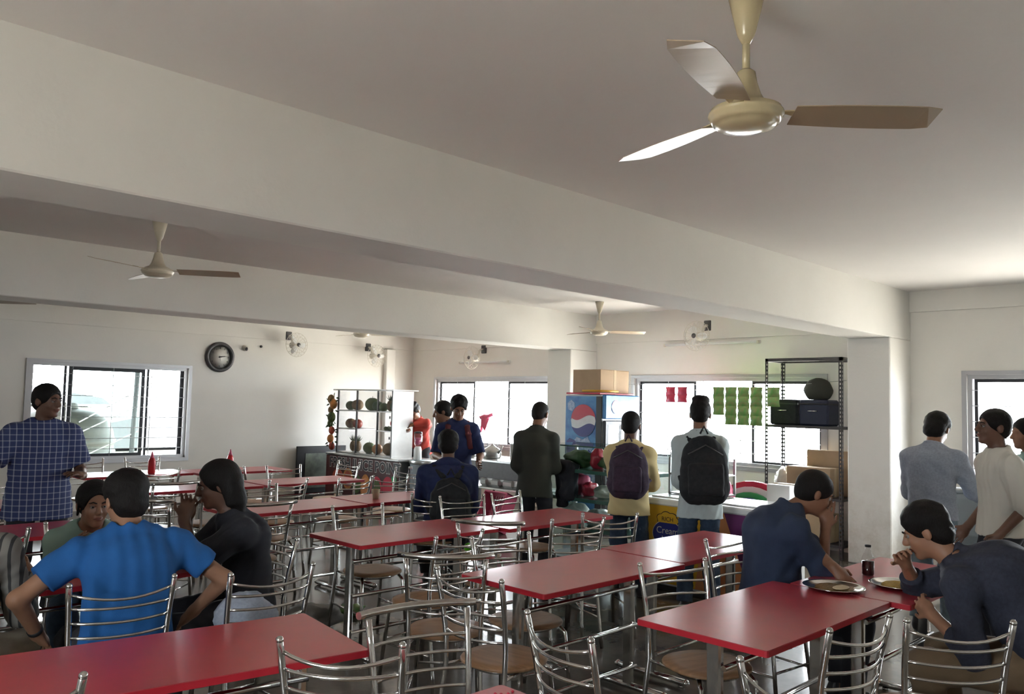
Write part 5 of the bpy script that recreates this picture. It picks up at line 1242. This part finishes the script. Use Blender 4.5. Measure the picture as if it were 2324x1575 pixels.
# 5 standing man in check shirt
L, h = (1.80, 6.70, 0), 262
r, J = person('stout man in blue check shirt standing at left before the window', L, h, hs=.985, wide=1.17, neck=(0, .02), look=(38, 2), rh=(.46, .22, .93), lh=(-.24, .26, 1.05), rp=(.4, -1, -.3), lp=(-.3, -1, -.5), rhd=(.1, .3, -1), lhd=(.6, .5, .2),
              shirt='blue_check', sleeve=.80, hem=-.18, trousers='dark_trouser', hair='short', skin='skin2', res=.0075, face=True, loose=.020, shoulder=.92)
# 6 man in red
L, h = (8.34, 10.50, 0), 205
r, J = person('man in red shirt working the blender behind the juice stand', L, h, hs=.95, neck=(0, .15), back=.03, look=(-8, 30), rh=(.10, .42, 1.22), lh=(-.05, .40, 1.26), rp=(1, -.2, .2), lp=(-1, -.2, .2), curl=.9, shirt='red_cloth', sleeve=1.9, hair='quiff', skin='skin', res=.009, face=True)
# 7 man with red backpack straps facing the camera
L, h = (5.78, 6.66, 0), 230
r, J = person('young man facing the camera with dull red backpack straps over dark shirt', L, h, hs=1.0, neck=(0, .05), look=(6, 26), rh=(.16, .34, 1.06), lh=(-.22, .30, 1.02), curl=.8, shirt='royal_cloth', sleeve=.9, hair='full', skin='skin', res=.0085, face=True)
backpack(r, J, 'dark backpack with dull red straps worn by the man facing the camera', 'black_bag', strapm='maroon_cloth')
# 8 man behind him
L, h = (6.12, 7.13, 0), 140
r, J = person('man half hidden behind the one facing the camera, in dark clothes', L, h, hs=.955, neck=(0, .06), look=(0, 14), shirt='black_cloth', sleeve=.9, hair='short', skin='skin', res=.01)
# 9 seated man in blue hoodie, back to the camera
L, h = (4.65, 5.46, 0), 56
r, J = person('man in royal blue hoodie seated with back to camera at third row table', L, h, sit=True, hs=1.05, wide=1.16, neck=(0, .06), back=.03, look=(-5, 18), rh=(.18, .36, .79), lh=(-.18, .36, .79), rp=(.2, -.3, -1), lp=(-.2, -.3, -1), shirt='royal_cloth', sleeve=1.9, hair='full', skin='skin2', res=.0085, loose=.012)
F_ = Field(.009); F_.ell(J['nb'] - J['fw'] * .05 - J['up'] * .01, (.105, .06, .05), None, .02); link('hood', F_.mesh('hood', 'royal_cloth', folds(.004, 40, 2)), r)
backpack(r, J, 'black backpack worn by the seated man in the blue hoodie', 'black_bag', .15, .22, .06, low=-.13)
# 10 man in dark jacket
L, h = (5.84, 5.56, 0), 28
r, J = person('man in long dark shirt with back to camera, jacket over his right arm', L, h, hs=.965, wide=.95, neck=(0, .04), look=(-14, 20), rh=(.18, .30, 1.02), lh=(-.16, .12, .90), rp=(.1, -.7, -1), lp=(0, -.8, -.5), curl=.7, shirt='olive_dark', sleeve=1.35, hem=-.16, hair='crop', skin='skin', res=.0075, loose=.01)
o = thing('dark_jacket', 'dark jacket draped over the forearm of the man in long dark shirt', 'jacket', tuple(r.location), r.rotation_euler[2])
F_ = Field(.009); c = J['wrR']; F_.cone(c + V3(.09, -.04, .02), c + V3(-.05, .02, .03), .045, .045, .03); F_.flat(c + V3(.08, .0, .0), c + V3(.10, .0, -.30), (.6, .5, 0), (.11, .05), (.09, .035), .05); F_.flat(c + V3(-.0, .03, .0), c + V3(.02, .04, -.38), (.6, .5, 0), (.08, .045), (.06, .03), .05); link('cloth', F_.mesh('cloth', 'black_cloth', folds(.008, 35, 9)), o)
# 11 man in yellow shirt with plum backpack
L, h = (5.83, 4.41, 0), 34
r, J = person('man in pale yellow shirt with back to camera before the glass counter', L, h, hs=.91, wide=.95, neck=(0, .03), look=(-10, 6), rh=(.20, .28, 1.02), lh=(-.08, .28, 1.00), rp=(.15, -.6, -1), lp=(0, -.5, -1), curl=.7, shirt='pale_yellow', sleeve=1.9, hem=-.15, trousers='denim', hair='short', skin='skin2', res=.0075, loose=.012)
backpack(r, J, 'plum coloured backpack on the man in pale yellow shirt', 'plum_bag', .15, .245, .08, low=-.05)
# 12 man in pale shirt with black backpack
L, h = (5.735, 3.635, 0), 40
r, J = person('tall man in pale blue grey shirt with back to camera before the freezer', L, h, hs=.995, wide=.92, neck=(0, .03), look=(-14, 8), rh=(.13, .26, 1.06), lh=(-.13, .24, 1.04), rp=(.1, -.6, -1), lp=(-.1, -.6, -1), curl=.7, shirt='pale_shirt', sleeve=1.5, hem=-.16, trousers='denim', hair='quiff', skin='skin', res=.007, loose=.012)
backpack(r, J, 'large black backpack on the tall man in pale shirt', 'black_bag', .165, .28, .09, low=-.09)
# 13 man in navy, head on hand
L, h = (4.385, 2.31, 0), 308
r, J = person('heavy man in navy shirt leaning on the table, hand covering his face', L, h, sit=True, hs=1.02, wide=1.26, neck=(0, .11), back=.06, look=(8, 22), hoff=(0, .05, -.05), rface=True, lh=local((4.33, 1.90, .80), L, h), rp=(.1, .2, -1), lp=(-1, .6, -.5),
              lhd=(.3, .5, -.5), curl=.3, shirt='navy_cloth', sleeve=1.12, hair='cap', skin='skin', res=.006, collar=True, loose=.014, trousers='dark_trouser', face=True, fold=(.008, 32, 0))
# 14 hunched man at right
L, h = (4.22, .94, 0), 96
r, J = person('man in dark slate shirt hunched over his plate at the right edge', L, h, sit=True, hs=1.04, wide=1.12, neck=(-.02, .36), back=.12, look=(6, 24), rh=local((4.16, 1.50, .93), L, h), lh=local((4.10, 1.36, .72), L, h), rp=(1, .1, -.8), lp=(-.2, -.4, -1),
              curl=1.0, shirt='slate_cloth', sleeve=1.5, hair='full', skin='skin3', res=.006, fold=(.007, 32, 0), trousers='khaki', hem=-.14, loose=.012, face=True)
# 15 standing man in grey shirt
L, h = (6.66, 2.20, 0), 8
r, J = person('man in grey shirt and pale jeans standing by the right pier, looking down', L, h, hs=.965, wide=.95, neck=(0, .06), look=(-10, 34), rh=(.26, .38, 1.0), lh=(-.1, .34, .98), rp=(.4, -.6, -.7), curl=.8, shirt='grey_shirt', sleeve=1.9, hem=-.05, trousers='light_denim', hair='wavy', skin='skin', res=.007, loose=.012, fold=(.006, 32, 0))
# 16 man in white shirt, profile
L, h = (6.30, 1.64, 0), 128
r, J = person('man in white shirt standing in profile before the right window', L, h, hs=.97, wide=1.05, neck=(0, .02), look=(4, -4), rh=(.16, .16, .86), lh=(-.22, .12, .86), lp=(-.5, -1, 0), shirt='white_shirt', sleeve=1.08, hem=-.06, trousers='dark_trouser', hair='short', skin='skin2', res=.007, loose=.014, face=True)
# 17 partial man
L, h = (7.62, 1.74, 0), 130
r, J = person('partly visible man behind the one in white at the right edge', L, h, hs=.93, neck=(0, .03), look=(0, 4), shirt='teal_cloth', sleeve=.7, hair='short', skin='skin', res=.01)
bpy.context.view_layer.update()
